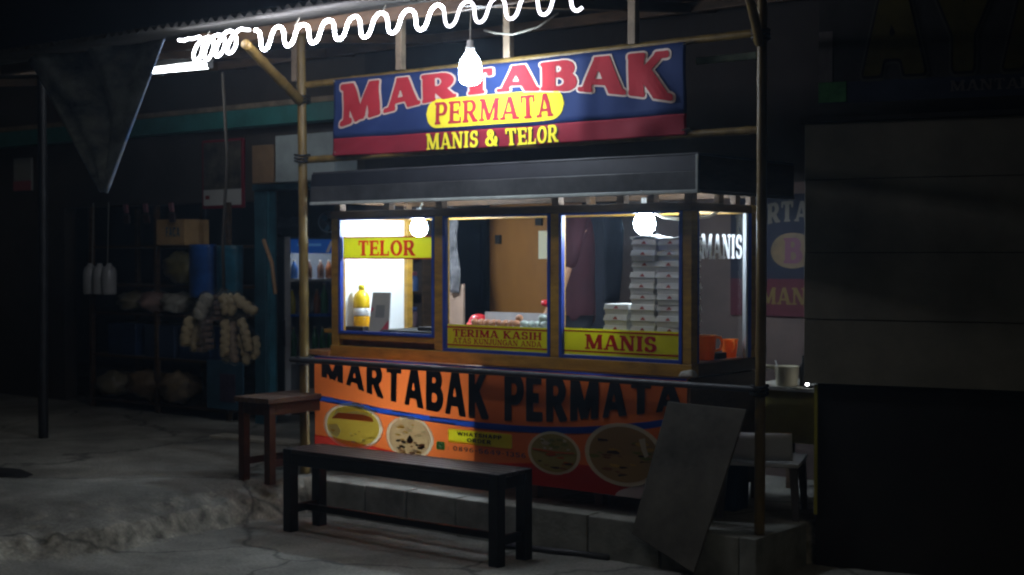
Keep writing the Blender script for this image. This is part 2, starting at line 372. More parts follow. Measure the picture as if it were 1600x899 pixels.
mr = t.nodes.new('ShaderNodeMapRange'); mr.inputs[1].default_value = 0.93; mr.inputs[2].default_value = 0.70; t.links.new(sx_.outputs[2], mr.inputs[0])
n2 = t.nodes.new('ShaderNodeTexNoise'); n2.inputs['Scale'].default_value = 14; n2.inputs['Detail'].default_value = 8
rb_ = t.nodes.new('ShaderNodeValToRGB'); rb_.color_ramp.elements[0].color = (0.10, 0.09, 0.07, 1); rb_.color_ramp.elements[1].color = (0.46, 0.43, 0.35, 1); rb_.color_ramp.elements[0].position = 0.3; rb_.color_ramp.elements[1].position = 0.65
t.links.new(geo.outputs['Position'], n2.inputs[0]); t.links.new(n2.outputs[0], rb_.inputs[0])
mxc = t.nodes.new('ShaderNodeMix'); mxc.data_type = 'RGBA'; t.links.new(mr.outputs[0], mxc.inputs[0]); t.links.new(ramp.outputs[0], mxc.inputs[6]); t.links.new(rb_.outputs[0], mxc.inputs[7]);  # steep broken edge paler: raw concrete plus its brighter light put into the colour
vo = t.nodes.new('ShaderNodeTexVoronoi'); vo.feature = 'DISTANCE_TO_EDGE'; vo.inputs['Scale'].default_value = 0.75
nw = t.nodes.new('ShaderNodeTexNoise'); nw.inputs['Scale'].default_value = 3.0; nw.inputs['Detail'].default_value = 6; t.links.new(geo.outputs['Position'], nw.inputs[0])
va = t.nodes.new('ShaderNodeMix'); va.data_type = 'VECTOR'; va.inputs[0].default_value = 0.22; t.links.new(geo.outputs['Position'], va.inputs[4]); t.links.new(nw.outputs['Color'], va.inputs[5]); t.links.new(va.outputs[1], vo.inputs['Vector'])
cr = t.nodes.new('ShaderNodeMapRange'); cr.inputs[1].default_value = 0.0; cr.inputs[2].default_value = 0.010; cr.inputs[3].default_value = 0.35; t.links.new(vo.outputs['Distance'], cr.inputs[0])
ns_ = t.nodes.new('ShaderNodeTexNoise'); ns_.inputs['Scale'].default_value = 0.9; ns_.inputs['Detail'].default_value = 5; ns_.inputs['Distortion'].default_value = 0.6; t.links.new(geo.outputs['Position'], ns_.inputs[0])
st_ = t.nodes.new('ShaderNodeMapRange'); st_.inputs[1].default_value = 0.35; st_.inputs[2].default_value = 0.62; st_.inputs[3].default_value = 0.55; st_.inputs[4].default_value = 1.1; t.links.new(ns_.outputs[0], st_.inputs[0])
ng = t.nodes.new('ShaderNodeTexNoise'); ng.inputs['Scale'].default_value = 60; ng.inputs['Detail'].default_value = 3; t.links.new(geo.outputs['Position'], ng.inputs[0])
gr_ = t.nodes.new('ShaderNodeMapRange'); gr_.inputs[1].default_value = 0.3; gr_.inputs[2].default_value = 0.7; gr_.inputs[3].default_value = 0.75; gr_.inputs[4].default_value = 1.2; t.links.new(ng.outputs[0], gr_.inputs[0])
m1 = t.nodes.new('ShaderNodeMath'); m1.operation = 'MULTIPLY'; t.links.new(cr.outputs[0], m1.inputs[0]); t.links.new(st_.outputs[0], m1.inputs[1])
m2 = t.nodes.new('ShaderNodeMath'); m2.operation = 'MULTIPLY'; t.links.new(m1.outputs[0], m2.inputs[0]); t.links.new(gr_.outputs[0], m2.inputs[1])
vm = t.nodes.new('ShaderNodeVectorMath'); vm.operation = 'SCALE'; t.links.new(mxc.outputs[2], vm.inputs[0]); t.links.new(m2.outputs[0], vm.inputs['Scale']); t.links.new(vm.outputs[0], pb.inputs['Base Color'])
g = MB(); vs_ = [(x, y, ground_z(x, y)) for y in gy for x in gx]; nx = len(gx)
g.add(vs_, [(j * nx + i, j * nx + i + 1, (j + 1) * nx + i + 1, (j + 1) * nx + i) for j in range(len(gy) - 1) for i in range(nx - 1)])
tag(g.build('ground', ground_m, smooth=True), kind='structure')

def plaster(name, col): return M(name, col, 0.85, 0.25, 2.0, 0.3)
mauve = plaster('mauve_plaster', (0.085, 0.060, 0.053)); brown_pl = plaster('brown_plaster', (0.05, 0.040, 0.032)); dark_in = plaster('dark_interior', (0.05, 0.048, 0.045))
shop = thing('shop_house', 'long low shop house with open shopfront behind the food cart', 'building', (-3.0, 1.75, 0.2))
MB(shop).box(-9.5, -3.68, 1.75, 1.87, 1.93, 3.2).build('wall', brown_pl, shop)
MB(shop).box(-9.5, -6.35, 1.75, 1.87, 0.19, 1.93).build('wall', brown_pl, shop)
MB(shop).box(-3.68, -2.62, 1.75, 1.87, 2.05, 3.2).build('wall', brown_pl, shop)
MB(shop).box(-2.62, 6.0, 1.75, 1.87, 0.19, 1.93).build('wall', mauve, shop)
MB(shop).box(-2.62, 6.0, 1.75, 1.87, 1.9305, 3.2).build('wall', M('dark_boards', (0.022, 0.018, 0.016), 0.8, 0.4, 3, 0.2), shop)  # upper wall boards far darker than the wall below
MB(shop).box(-9.5, -2.6, 4.3, 4.4, 0.19, 3.2).build('rear_wall', dark_in, shop)
MB(shop).box(-9.6, -9.5, 1.75, 4.4, 0.19, 3.2).build('side_wall', dark_in, shop)
MB(shop).box(-2.60, -2.5, 1.88, 4.3, 0.19, 3.2).build('side_wall', brown_pl, shop)
MB(shop).box(-9.6, 6.0, 1.9, 4.4, 3.2, 3.28).build('ceiling', dark_in, shop)
MB(shop).box(-9.4, -2.35, 1.60, 1.748, 2.50, 2.635).build('fascia_board', M('teal_paint', (0.03, 0.16, 0.15), 0.5, 0.3, 4), shop, bevel=0.004)
MB(shop).box(-9.4, -2.35, 1.62, 1.748, 2.64, 2.68).build('trim_strip', batten, shop)
teal_d = M('teal_door_paint', (0.02, 0.075, 0.10), 0.45, 0.35, 5)
dfr = MB(shop).box(-3.68, -3.56, 1.62, 1.745, 0.2, 2.0).build('door_frame', teal_d, shop, bevel=0.004)
MB(shop).box(-3.68, -2.62, 1.60, 1.748, 2.003, 2.05).build('door_lintel', teal_d, shop, bevel=0.004)
MB(shop).box(-3.555, -3.53, 1.64, 1.70, 0.2, 2.0).build('door_leaf', M('teal_door_paint_light', (0.03, 0.13, 0.17), 0.45, 0.3, 6), shop)
navy_door = MB(shop).box(-1.85, -1.43, 1.70, 1.748, 0.2, 1.92).build('door', M('navy_door', (0.012, 0.022, 0.045), 0.5, 0.3, 5), shop)
MB(shop).box(-1.80, -1.48, 1.692, 1.699, 0.35, 1.1).build('door_panel', M('navy_door', ()), navy_door); MB(shop).box(-1.80, -1.48, 1.692, 1.699, 1.2, 1.85).build('door_panel', M('navy_door', ()), navy_door)
MB(shop).box(-1.425, -0.80, 1.725, 1.749, 0.2, 1.925).build('wooden_panel', M('orange_plywood', (0.30, 0.125, 0.026), 0.55, 0.22, 2.5, 0.1, stretch=(1, 1, 0.4)), shop)
MB(shop).box(-1.36, -1.32, 1.70, 1.7245, 1.58, 1.64).build('light_switch', black_rubber, shop)
tag(MB().box(-1.003, -0.86, 1.716, 1.722, 1.48, 1.665).build('paper_sheet', vinyl_cream, origin=True), 'blank cream paper sheet pinned to the orange wooden panel', 'paper')
tag(MB().box(-1.02, -0.97, 1.70, 1.72, 1.70, 1.78).build('wall_hook', black_rubber, origin=True), 'small dark hook plate high on the orange wooden panel', 'hook')

# concrete blocks along the terrace edge
kerb = thing('terrace_wall', 'low grey concrete block wall edging the terrace under the cart', 'wall', (0, 0.05, 0))
xs_ = [-1.36, -0.93, -0.62, -0.26, 0.17, 0.60, 1.02, 1.45]
for a, b in zip(xs_, xs_[1:]):
    q = [random.uniform(-0.006, 0.006) for _ in range(4)]
    MB(kerb).box(a + 0.006, b - 0.006, -0.01 + q[0], 0.10, -0.03, 0.207 + q[1]).build('concrete_block', block_m, kerb, bevel=0.006)
MB(kerb).box(1.451, 1.54, -0.01, 0.50, -0.03, 0.206).build('concrete_block', block_m, kerb, bevel=0.006)
MB(kerb).box(-1.36, 1.45, 0.004, 0.09, -0.03, 0.195).build('mortar', M('mortar', (0.13, 0.13, 0.115), 0.95, 0.3, 8, 0.5), kerb)

# ------------------------------------------------------------------ awning of bamboo poles and corrugated sheets
awn = thing('awning', 'bamboo pole awning with corrugated sheet roof over the food cart', 'awning', (0, 0.1, 0.2))
EAVE_Y, EAVE_Z = -0.88, 2.734
def roof_z(y): return EAVE_Z + (y - EAVE_Y) * 0.12
wl = 0.074
for k in range(-7, 6):
    x0 = k * 0.78 + 0.1
    def fn(u, v, x0=x0, k=k):
        x = x0 + u * 0.80; y = EAVE_Y - 0.01 * (k % 3) + v * 2.62
        return Vector((x, y, roof_z(y) + 0.014 * math.cos(2 * math.pi * x / wl) + 0.004 * (k % 2) + 0.006 * mnoise.noise(Vector((x, y, 1)))))
    MB(awn).grid(fn, 84, 4, (0, 0, 0.003)).build('corrugated_sheet', corr, awn, smooth=True)
def pole(name, pts, r, mat=bamboo, node=0.31, sub=True):
    """bamboo: slight bow, swollen nodes"""
    a, b = Vector(pts[0]), Vector(pts[-1]); L = (b - a).length; n = max(2, int(L / 0.03)); ps = []; rs = []
    off = random.random() * node
    for i in range(n + 1):
        f = i / n; p = a.lerp(b, f); p += Vector((mnoise.noise(Vector((f * 2, L, 0))), mnoise.noise(Vector((f * 2, L, 7))), 0)) * 0.010
        q = ((f * L + off) % node); sw = 1 + 0.14 * math.exp(-((min(q, node - q)) / 0.014) ** 2)
        ps.append(p); rs.append(r * sw * (1 - 0.12 * f))
    return MB(awn).tube(ps, rs, 12).build(name, mat, awn, smooth=True)
pole('post', [(-1.53, 0.10, 0.19), (-1.56, 0.10, 2.82)], 0.030)
pole('post', [(1.495, 0.10, 0.19), (1.495, 0.10, 2.83)], 0.025)
pole('post', [(-4.217, 0.106, 0.19), (-4.217, 0.106, 2.78)], 0.035, black_wood)
pole('post', [(4.6, 0.10, 0.0), (4.6, 0.10, 2.8)], 0.025)
pole('brace', [(-1.535, 0.07, 2.42), (-1.11, -0.72, 2.62)], 0.030)
pole('brace', [(1.50, 0.07, 2.48), (1.86, -0.72, 2.62)], 0.022)
pole('banner_bar', [(-1.60, 0.125, 2.515), (1.52, 0.125, 2.535)], 0.021)
pole('banner_bar', [(-1.60, 0.125, 2.07), (1.50, 0.125, 2.085)], 0.021)
for x in (-1.60, -0.757, 0.01, 0.792):
    z0 = 2.54
    MB(awn).box(x - 0.022, x + 0.022, 0.085, 0.125, z0, roof_z(0.1) - 0.02).build('stud', batten, awn, bevel=0.003)
for y, z in ((-0.40, -0.05), (1.45, -0.05)):
    MB(awn).box(-5.4, 4.7, y - 0.02, y + 0.02, roof_z(y) + z - 0.035, roof_z(y) + z + 0.03).build('purlin', brown_wood, awn, bevel=0.003)
for x in (-5.2, -3.9, -2.72, -1.62, 0.3, 1.56, 2.9, 4.5):
    a, b = roof_z(-0.60), roof_z(1.72)
    MB(awn).hexa([(x - .025, -0.60, a - .085), (x + .025, -0.60, a - .085), (x + .025, 1.72, b - .085), (x - .025, 1.72, b - .085),
                  (x - .025, -0.60, a - .03), (x + .025, -0.60, a - .03), (x + .025, 1.72, b - .03), (x - .025, 1.72, b - .03)]).build('rafter', brown_wood, awn)
rail = pole('front_rail', [(-1.60, 0.055, 0.883), (1.52, 0.055, 0.885)], 0.017, dark_metal, node=9)
MB(awn).box(1.03, 1.36, 0.30, 0.33, 2.445, 2.475).build('roof_batten', M('pale_green_batten', (0.35, 0.45, 0.35), 0.6, 0.3, 12), awn)
for z, x in ((2.43, -1.535), (0.88, -1.53), (2.08, -1.54), (0.88, 1.495), (2.52, 1.495)):
    mb = MB(awn)
    for q in range(3): mb.tube([(x + 0.036 * math.cos(a), 0.095 + 0.05 * math.sin(a), z - 0.02 + q * 0.018 + 0.004 * math.sin(a * 2)) for a in [i * math.pi / 6 for i in range(13)]], 0.007, 6)
    mb.build('lashing', black_rubber, awn, smooth=True)

# ------------------------------------------------------------------ lit lamps
led_k = [emitter('led_white_%d' % k, (0.92, 0.90, 1.0), k) for k in (95, 40, 5)]; led_coil = emitter('led_white_coil', (0.92, 0.92, 1.0), 24.0)   # the strip fades towards its far end
pts = []; n_w = 11.6
for i in range(241):
    f = i / 240; ph = f * n_w * 2 * math.pi; x = -1.01 + 0.1805 * f * n_w
    amp = 0.054 + 0.007 * mnoise.noise(Vector((f * 9, 0, 0)))
    pts.append((x + 0.008 * math.sin(2 * ph) + 0.006 * mnoise.noise(Vector((f * 14, 3, 0))), -0.75 + 0.010 * math.sin(ph + 1), 2.626 - 0.014 * f + amp * math.cos(ph)))
head = [(-1.62, -0.75, 2.685), (-1.58, -0.75, 2.678), (-1.54, -0.75, 2.685), (-1.50, -0.75, 2.68)]
for i in range(4 * 18 + 1):
    f = i / 72; ph = f * 4 * 2 * math.pi
    head.append((-1.47 + 0.36 * f + 0.033 * math.sin(ph), -0.77 + 0.03 * math.sin(ph + 1), 2.622 + (0.066 + 0.01 * math.sin(f * 20)) * math.cos(ph)))
head += [(-1.075, -0.75, 2.688), (-1.045, -0.75, 2.684)]
rope = thing('led_rope_light', 'glowing white wavy rope light hung under the corrugated roof edge', 'rope light', (-0.2, -0.75, 2.53))
for k in range(3):
    n_ = len(pts) - 1; MB(rope).tube(pts[n_ * (0, 34, 62)[k] // 100:n_ * (34, 62, 100)[k] // 100 + 1], 0.0076, 8).build('light_tube', led_k[k], rope, smooth=True)
MB(rope).tube(head, 0.0076, 8).build('light_tube', led_coil, rope, smooth=True)
mb = MB(rope)
for x in (-1.4, -0.7, -0.1, 0.5, 1.0): mb.tube([(x, -0.75, 2.67), (x, -0.72, 2.715)], 0.004, 6)
mb.build('clip', wire_m, rope)
tl = thing('tube_lamp', 'lit white tube lamp under the awning beside the blue hanging cloth', 'lamp', (-3.3, 0.6, 2.79))
MB(tl).tube([(-3.62, 0.6, 2.815), (-3.0, 0.6, 2.80)], 0.017, 12).build('lamp_tube', emitter('tube_white', (0.92, 0.97, 1.0), 26.0), tl, smooth=True)
MB(tl).box(-3.66, -2.96, 0.58, 0.62, 2.835, 2.87).build('fitting', socket_m, tl)
for x in (-3.64, -2.975): MB(tl).box(x - 0.014, x + 0.014, 0.583, 0.617, 2.785, 2.834).build('end_cap', socket_m, tl)
def bulb(loc, r, label, cord, k, tall=1.0):
    t_ = thing('light_bulb', label, 'light bulb', loc)
    x, y, z = loc
    prof = [(0.004, -r), (r * 0.5, -r * 0.87), (r * 0.87, -r * 0.5), (r, 0), (r * 0.9, r * 0.5), (r * 0.62, r * 0.95), (r * 0.42, r * 1.25)]
    prof = [(a, z * tall if z < 0 else z) for a, z in prof] if tall == 1 else [(0.004, -r * tall), (r * 0.6, -r * (tall - 0.08)), (r * 0.92, -r * (tall - 0.4)), (r, -r), (r, 0), (r * 0.9, r * 0.5), (r * 0.62, r * 0.95), (r * 0.42, r * 1.25)]
    MB(t_).lathe(prof, loc, 16).build('bulb_glass', emitter('bulb_white_%d' % k, (0.74, 0.87, 1.0), k), t_, smooth=True)
    MB(t_).lathe([(r * 0.42, 0), (r * 0.42, r * 0.5), (r * 0.30, r * 0.6), (r * 0.30, r * 1.1)], (x, y, z + r * 1.26), 12).build('socket', socket_m, t_, smooth=True)
    MB(t_).tube(cord, 0.004, 6).build('cord', wire_m, t_)
bulb((0.018, -0.22, 2.461), 0.056, 'bright bulb hanging in front of the blue banner', [(0.018, -0.22, 2.57), (0.015, -0.215, 2.66), (0.01, -0.20, 2.80)], 145, 1.7)
bulb((-1.02, 0.55, 1.665), 0.050, 'bright bulb inside the cart above the yellow TELOR sign', [(-1.02, 0.55, 1.77), (-1.0, 0.56, 1.82)], 300)
bulb((0.574, 0.55, 1.668), 0.058, 'bright bulb inside the cart above the white box stacks', [(0.574, 0.55, 1.79), (0.60, 0.56, 1.83)], 215)
bulb((-0.72, 0.62, 0.66), 0.05, 'bulb inside the lower left compartment lighting the orange banner from behind', [(-0.72, 0.62, 0.78), (-0.72, 0.63, 0.895)], 170)
tag(MB().tube([(0.62, 0.52, 1.745), (0.72, 0.5, 1.70), (0.84, 0.5, 1.685), (0.96, 0.55, 1.70), (1.0, 0.62, 1.74)], 0.008, 6).build('power_cable', M('white_cable', (0.6, 0.56, 0.45), 0.5), smooth=True, origin=True), 'pale cable drooping from the bulb over the box stacks', 'cable')
tag(MB().tube([(-0.15, 0.1, 2.70), (0.0, 0.02, 2.66), (0.12, 0.0, 2.64), (0.24, 0.05, 2.67), (0.34, 0.1, 2.74)], 0.006, 6).build('power_cable', wire_m, smooth=True, origin=True), 'loose wire looped under the awning above the blue banner', 'cable')

# ------------------------------------------------------------------ the food cart
cart = thing('food_cart', 'mustard and blue wooden martabak cart with glass windows and zinc hood', 'food cart', (-0.2, 0.55, 0.2))
def cbox(name, mat, *a, bevel=0.003, parent=cart): return MB(cart).box(*a).build(name, mat, parent, bevel=bevel)
YF, YB = 0.27, 0.88
XL, XR = -1.445, 1.045
for x0, x1 in ((-1.445, -1.385), (-0.628, -0.565), (0.184, 0.242), (0.992, 1.045)): cbox('post', mustard, x0, x1, YF - 0.03, YF + 0.03, 0.966, 1.722)
for x0, x1 in ((-1.44, -1.39), (0.995, 1.042)): cbox('post', mustard, x0, x1, YB - 0.025, YB + 0.025, 0.966, 1.722)
cbox('top_beam', brown_wood, XL - 0.003, XR + 0.003, YF - 0.033, YF + 0.033, 1.7225, 1.765)
cbox('top_beam', mustard, XL - 0.003, XR + 0.003, YB - 0.028, YB + 0.028, 1.7225, 1.765)
cbox('top_beam', brown_wood, XR - 0.05, XR, YF + 0.034, YB - 0.029, 1.7225, 1.764)
cbox('top_beam', mustard, XL, XL + 0.05, YF + 0.034, YB - 0.029, 1.7225, 1.764)
cbox('bottom_beam', mustard, XL - 0.005, XR + 0.005, YF - 0.036, YF + 0.033, 0.90, 0.965)
cbox('bottom_beam', brown_wood, XR - 0.052, XR + 0.002, YF + 0.034, YB + 0.03, 0.90, 0.965)
cbox('slot_rail', mustard, -1.384, -0.629, YF - 0.028, YF + 0.028, 1.003, 1.038)
cbox('slot_board', M('slot_board_wood', (0.13, 0.06, 0.035), 0.6, 0.4, 14, 0.2), -1.384, -0.629, YF + 0.005, YF + 0.015, 0.9655, 1.0025)
def pane(x0, x1, z0, z1):
    g_ = MB(cart).box(x0 + 0.006, x1 - 0.006, YF - 0.006, YF - 0.002, z0 + 0.006, z1 - 0.006).build('glass_pane', clear, cart)
    t_ = MB(cart)
    w = 0.017
    t_.box(x0, x0 + w, YF - 0.034, YF - 0.0065, z0, z1).box(x1 - w, x1, YF - 0.034, YF - 0.0065, z0, z1)
    t_.box(x0 + w, x1 - w, YF - 0.033, YF - 0.0065, z0, z0 + w).box(x0 + w, x1 - w, YF - 0.033, YF - 0.0065, z1 - w * 0.6, z1)
    t_.build('pane_trim', blue_paint, g_)
    return g_
p1 = pane(-1.384, -0.629, 1.039, 1.722); p2 = pane(-0.564, 0.183, 0.966, 1.722); p3 = pane(0.243, 0.991, 0.966, 1.722)
# right side window
sg = MB(cart).box(XR - 0.03, XR - 0.026, YF + 0.036, YB - 0.03, 0.98, 1.716).build('glass_pane', clear, cart)
MB(cart).box(XR - 0.025, XR - 0.003, YB - 0.056, YB - 0.026, 0.967, 1.722).build('pane_trim', M('bright_blue_paint', (0.03, 0.09, 0.5), 0.4), sg)
MB(cart).box(XR - 0.025, XR - 0.006, YB - 0.078, YB - 0.057, 0.967, 1.722).build('pane_trim', white_board, sg)
MB(cart).box(XR - 0.025, XR - 0.003, YF + 0.033, YF + 0.05, 0.967, 1.722).build('pane_trim', blue_paint, sg)
# white left side board, inner counters
cbox('side_board', white_board, -1.43, -1.415, YF + 0.032, YB - 0.027, 0.966, 1.722)
cbox('counter', M('counter_top', (0.30, 0.27, 0.24), 0.4, 0.3, 6), -1.412, -0.60, YF + 0.034, YB - 0.005, 1.02, 1.045)
cbox('counter', M('counter_steel', (0.22, 0.22, 0.22), 0.35, 0.2, 6, 0, 0.6), -0.597, 1.0, YF + 0.034, YB - 0.03, 0.945, 0.966)
cbox('partition', mustard, -0.60, -0.585, YF + 0.034, YB - 0.03, 0.968, 1.04)
# signs fixed on the panes
def cart_sign(x0, x1, z0, z1, lines, parent, stripes, film=None):
    y = YF - 0.0085
    b_ = MB(cart).box(x0, x1, y - 0.003, y, z0, z1).build('sign_panel', film or sign_yellow, parent)
    for zs in stripes: MB(cart).box(x0, x1, y - 0.005, y - 0.0035, zs - 0.004, zs + 0.004).build('stripe', sign_red, b_)
    return b_
sgn = cart_sign(-1.362, -0.648, 1.482, 1.612, None, p1, (1.485, 1.609), translucent('sign_yellow_thin_film', (0.62, 0.60, 0.06), 0.7))
y_s = YF - 0.0137
def flat(x0, x1, z0, z1, y=y_s): return lambda u, v: Vector((x0 + u * (x1 - x0), y, z0 + v * (z1 - z0)))
put_text('lettering', 'TELOR', translucent('sign_red_thin_film', (0.65, 0.03, 0.03), 0.6), sgn, flat(-1.24, -0.785, 1.500, 1.590), cart, T=0.115, t=0.06)
sgn = cart_sign(-0.546, 0.165, 0.985, 1.117, None, p2, (1.003, 1.102))
put_text('lettering', 'TERIMA KASIH', sign_red, sgn, flat(-0.505, 0.115, 1.050, 1.092), cart, T=0.11, t=0.06, N=20)
put_text('lettering', 'ATAS KUNJUNGAN ANDA', sign_red, sgn, flat(-0.505, 0.115, 1.013, 1.043), cart, T=0.09, t=0.05, N=18)
sgn = cart_sign(0.262, 0.972, 0.985, 1.122, None, p3, (1.003, 1.108))
put_text('lettering', 'MANIS', sign_red, sgn, flat(0.395, 0.835, 1.016, 1.094), cart, T=0.12, t=0.06)
put_text('lettering', 'MANIS', white_film, sg, lambda u, v: Vector((XR - 0.0245, 0.375 + u * 0.42, 1.485 + v * 0.125)), cart, T=0.12, t=0.06, N=20)
# zinc hood
hood = MB(cart); Z0, Z1 = 1.803, 1.978; X0, X1, Y0, Y1 = -1.425, 1.19, 0.05, 1.05
hood.box(X0, X1, Y0, Y0 + 0.02, Z0 + 0.012, Z0 + 0.10).build('hood_front', zinc, cart, bevel=0.003)
MB(cart).hexa([(X0, Y0, Z0 + .101), (X1, Y0, Z0 + .101), (X1, Y0 + .02, Z0 + .101), (X0, Y0 + .02, Z0 + .101),
               (X0, Y0 + .012, Z1), (X1, Y0 + .012, Z1), (X1, Y0 + .032, Z1), (X0, Y0 + .032, Z1)]).build('hood_front', M('hood_upper', (0.014, 0.015, 0.020), 0.5, 0.4, 5, 0.1, 0.3), cart)
cbox('hood_side', brown_wood, X1 - 0.02, X1 - 0.002, Y0 + 0.021, Y1, Z0 + 0.01, Z1)
cbox('hood_side', brown_wood, X0 + 0.002, X0 + 0.02, Y0 + 0.021, Y1, Z0 + 0.01, Z1)
cbox('hood_back', brown_wood, X0 + 0.021, X1 - 0.021, Y1 - 0.02, Y1, Z0 + 0.01, Z1)
cbox('hood_lid', dark_metal, X0 + 0.003, X1 - 0.003, Y0 + 0.014, Y1 - 0.003, Z1 + 0.001, Z1 + 0.012)
cbox('hood_ceiling', white_board, X0 + 0.022, X1 - 0.022, Y0 + 0.022, Y1 - 0.022, Z0 + 0.045, Z0 + 0.055)
cbox('edge_strip', bright_zinc, X0 - 0.003, X1 + 0.003, Y0 - 0.006, Y0 + 0.022, Z0 - 0.006, Z0 + 0.011)
cbox('edge_strip', bright_zinc, X1 - 0.010, X1 + 0.004, Y0 - 0.005, Y0 + 0.0, Z0 + 0.0115, Z1 + 0.004)
cbox('edge_strip', M('brown_edge', (0.09, 0.075, 0.06), 0.6), X1 - 0.01, X1 + 0.003, Y0 + 0.023, Y1, Z0 - 0.006, Z0 + 0.009)
for x, y in ((-1.40, YF), (-1.0, YF), (-0.6, YF), (0.21, YF), (0.62, YF), (0.80, YF), (1.02, YF), (1.02, 0.55), (1.02, 0.72), (1.02, YB), (-1.41, YB), (0.0, YB)):
    w = 0.045 if y == YF else 0.03
    cbox('bracket', brown_wood, x - w / 2, x + w / 2, y - 0.025, y + 0.025, 1.7655, Z0 + 0.044)
# lower body
cbox('body_panel', black_wood, -0.262, 1.03, 0.235, 0.255, 0.31, 0.895)
cbox('partition', brown_wood, -0.282, -0.262, 0.16, 0.90, 0.352, 0.895)
cbox('body_back', brown_wood, -1.538, 1.028, 0.88, 0.899, 0.352, 0.895)
cbox('body_panel', brown_wood, 1.03, 1.045, 0.235, 0.90, 0.31, 0.895)
cbox('body_panel', black_wood, -1.56, -1.54, 0.256, 0.90, 0.31, 0.895)
cbox('shelf', brown_wood, -1.53, 1.025, 0.257, 0.90, 0.33, 0.35)
cbox('body_top', white_board, -1.538, 1.028, 0.24, 0.879, 0.896, 0.899)
cbox('side_ledge', M('orange_ledge', (0.35, 0.17, 0.06), 0.5, 0.3, 6), -1.66, -1.45, 0.22, 0.50, 0.902, 0.93)
cbox('side_peg', mustard, -1.53, -1.452, 0.26, 0.29, 1.035, 1.06)
for x, y in ((-1.52, 0.29), (0.99, 0.29), (-1.52, 0.86), (0.99, 0.86), (0.05, 0.30), (0.45, 0.33)):
    cbox('leg', M('grey_leg', (0.16, 0.15, 0.13), 0.6, 0.3, 6) if 0 < x < 0.6 else black_wood, x - 0.025, x + 0.025, y - 0.025, y + 0.025, 0.2, 0.312)
for x in (-0.9, 0.75):
    w_ = MB(cart); w_.tube([(x, 0.52, 0.33), (x, 0.58, 0.33)], 0.13, 24); wo = w_.build('wheel', black_rubber, cart, smooth=False, bevel=0.01)
    MB(cart).tube([(x, 0.505, 0.33), (x, 0.595, 0.33)], 0.05, 16).build('hub', bright_zinc, wo)
tag(MB().add([(0.98, 0.20, 0.902), (1.07, 0.21, 0.905), (1.075, 0.27, 0.906), (0.985, 0.275, 0.903), (1.0, 0.215, 0.935), (1.055, 0.22, 0.945), (1.06, 0.26, 0.94), (1.0, 0.262, 0.93)],
             [(0, 3, 2, 1), (4, 5, 6, 7), (0, 1, 5, 4), (1, 2, 6, 5), (2, 3, 7, 6), (3, 0, 4, 7)]).build('rag', M('grey_rag', (0.35, 0.34, 0.30), 0.9, 0.3, 20, 0.4), bevel=0.012, origin=True), 'pale crumpled rag on the right corner of the cart counter', 'rag')

# orange menu banner on the cart front
OX0, OX1, OZ0, OZ1 = -1.53, 1.025, 0.288, 0.895
def oy(x, z, s=0.0): return 0.190 + 0.015 * min(1, abs(x + 0.26) / 1.2) + 0.006 * math.sin(x * 5.1 + 1) * (1 - 0.4 * (z - OZ0)) + 0.004 * mnoise.noise(Vector((x * 3, 0, z * 5))) + 0.004 * max(0, math.sin(x * 1.7 + 0.3)) - s
t_orange = translucent('vinyl_orange_film', (0.80, 0.17, 0.032), 0.45); t_base = translucent('vinyl_base_film', (0.85, 0.85, 0.82), 0.75); t_blue = translucent('print_blue_film', (0.02, 0.075, 0.42)); t_red = translucent('print_red_film', (0.62, 0.05, 0.03))
t_cream = translucent('print_cream_film', (0.80, 0.74, 0.52)); t_yellow = translucent('print_yellow_film', (0.80, 0.72, 0.02))
ob = thing('menu_banner', 'orange printed martabak menu banner across the cart front', 'banner', (-0.25, 0.2, 0.288))
sheet = MB(ob).grid(lambda u, v: Vector((OX0 + u * (OX1 - OX0), oy(OX0 + u * (OX1 - OX0), OZ0 + v * (OZ1 - OZ0)), OZ0 + v * (OZ1 - OZ0))), 200, 48).build('banner_sheet', t_orange, ob, smooth=True)
ARC = [(-1.53, 0.650), (-1.25, 0.628), (-0.977, 0.604), (-0.62, 0.588), (-0.262, 0.578), (0.0, 0.578), (0.173, 0.584), (0.4, 0.600), (0.578, 0.622), (0.8, 0.655), (1.025, 0.70)]
def ribbon(za, zb, s): return lambda u, v: (lambda x: Vector((x, oy(x, 0.6, s), za(x) + v * (zb(x) - za(x)))))(OX0 + u * (OX1 - OX0))
MB(ob).grid(ribbon(lambda x: lerp_tab(ARC, x) - 0.018, lambda x: lerp_tab(ARC, x) + 0.016, 0.0025), 80, 1).build('stripe', t_blue, ob)
MB(ob).grid(ribbon(lambda x: 0.872, lambda x: 0.884, 0.0025), 80, 1).build('stripe', t_red, ob)
MB(ob).grid(ribbon(lambda x: 0.8845, lambda x: 0.895, 0.0026), 80, 1).build('stripe', t_blue, ob)
MB(ob).grid(ribbon(lambda x: 0.289, lambda x: 0.395 + 0.03 * math.sin(x * 3), 0.0022), 80, 1).build('red_field', translucent('print_deep_red_film', (0.66, 0.05, 0.03), 0.8), ob)
HB = [(0, 0.775), (0.08, 0.74), (0.2, 0.675), (0.35, 0.632), (0.47, 0.612), (0.55, 0.612), (0.7, 0.630), (0.85, 0.685), (1.0, 0.745)]
def head_fn(u, v):
    x = -1.475 + u * 2.48; z0 = lerp_tab(HB, u); z1 = 0.868
    z = z0 + v * (z1 - z0); return Vector((x, oy(x, z, 0.004), z))
put_text('lettering', 'MARTABAK PERMATA', print_black, ob, head_fn, ob, T=0.135, t=0.105, serif=False, N=30, gap=0.05, rnd=0.004)
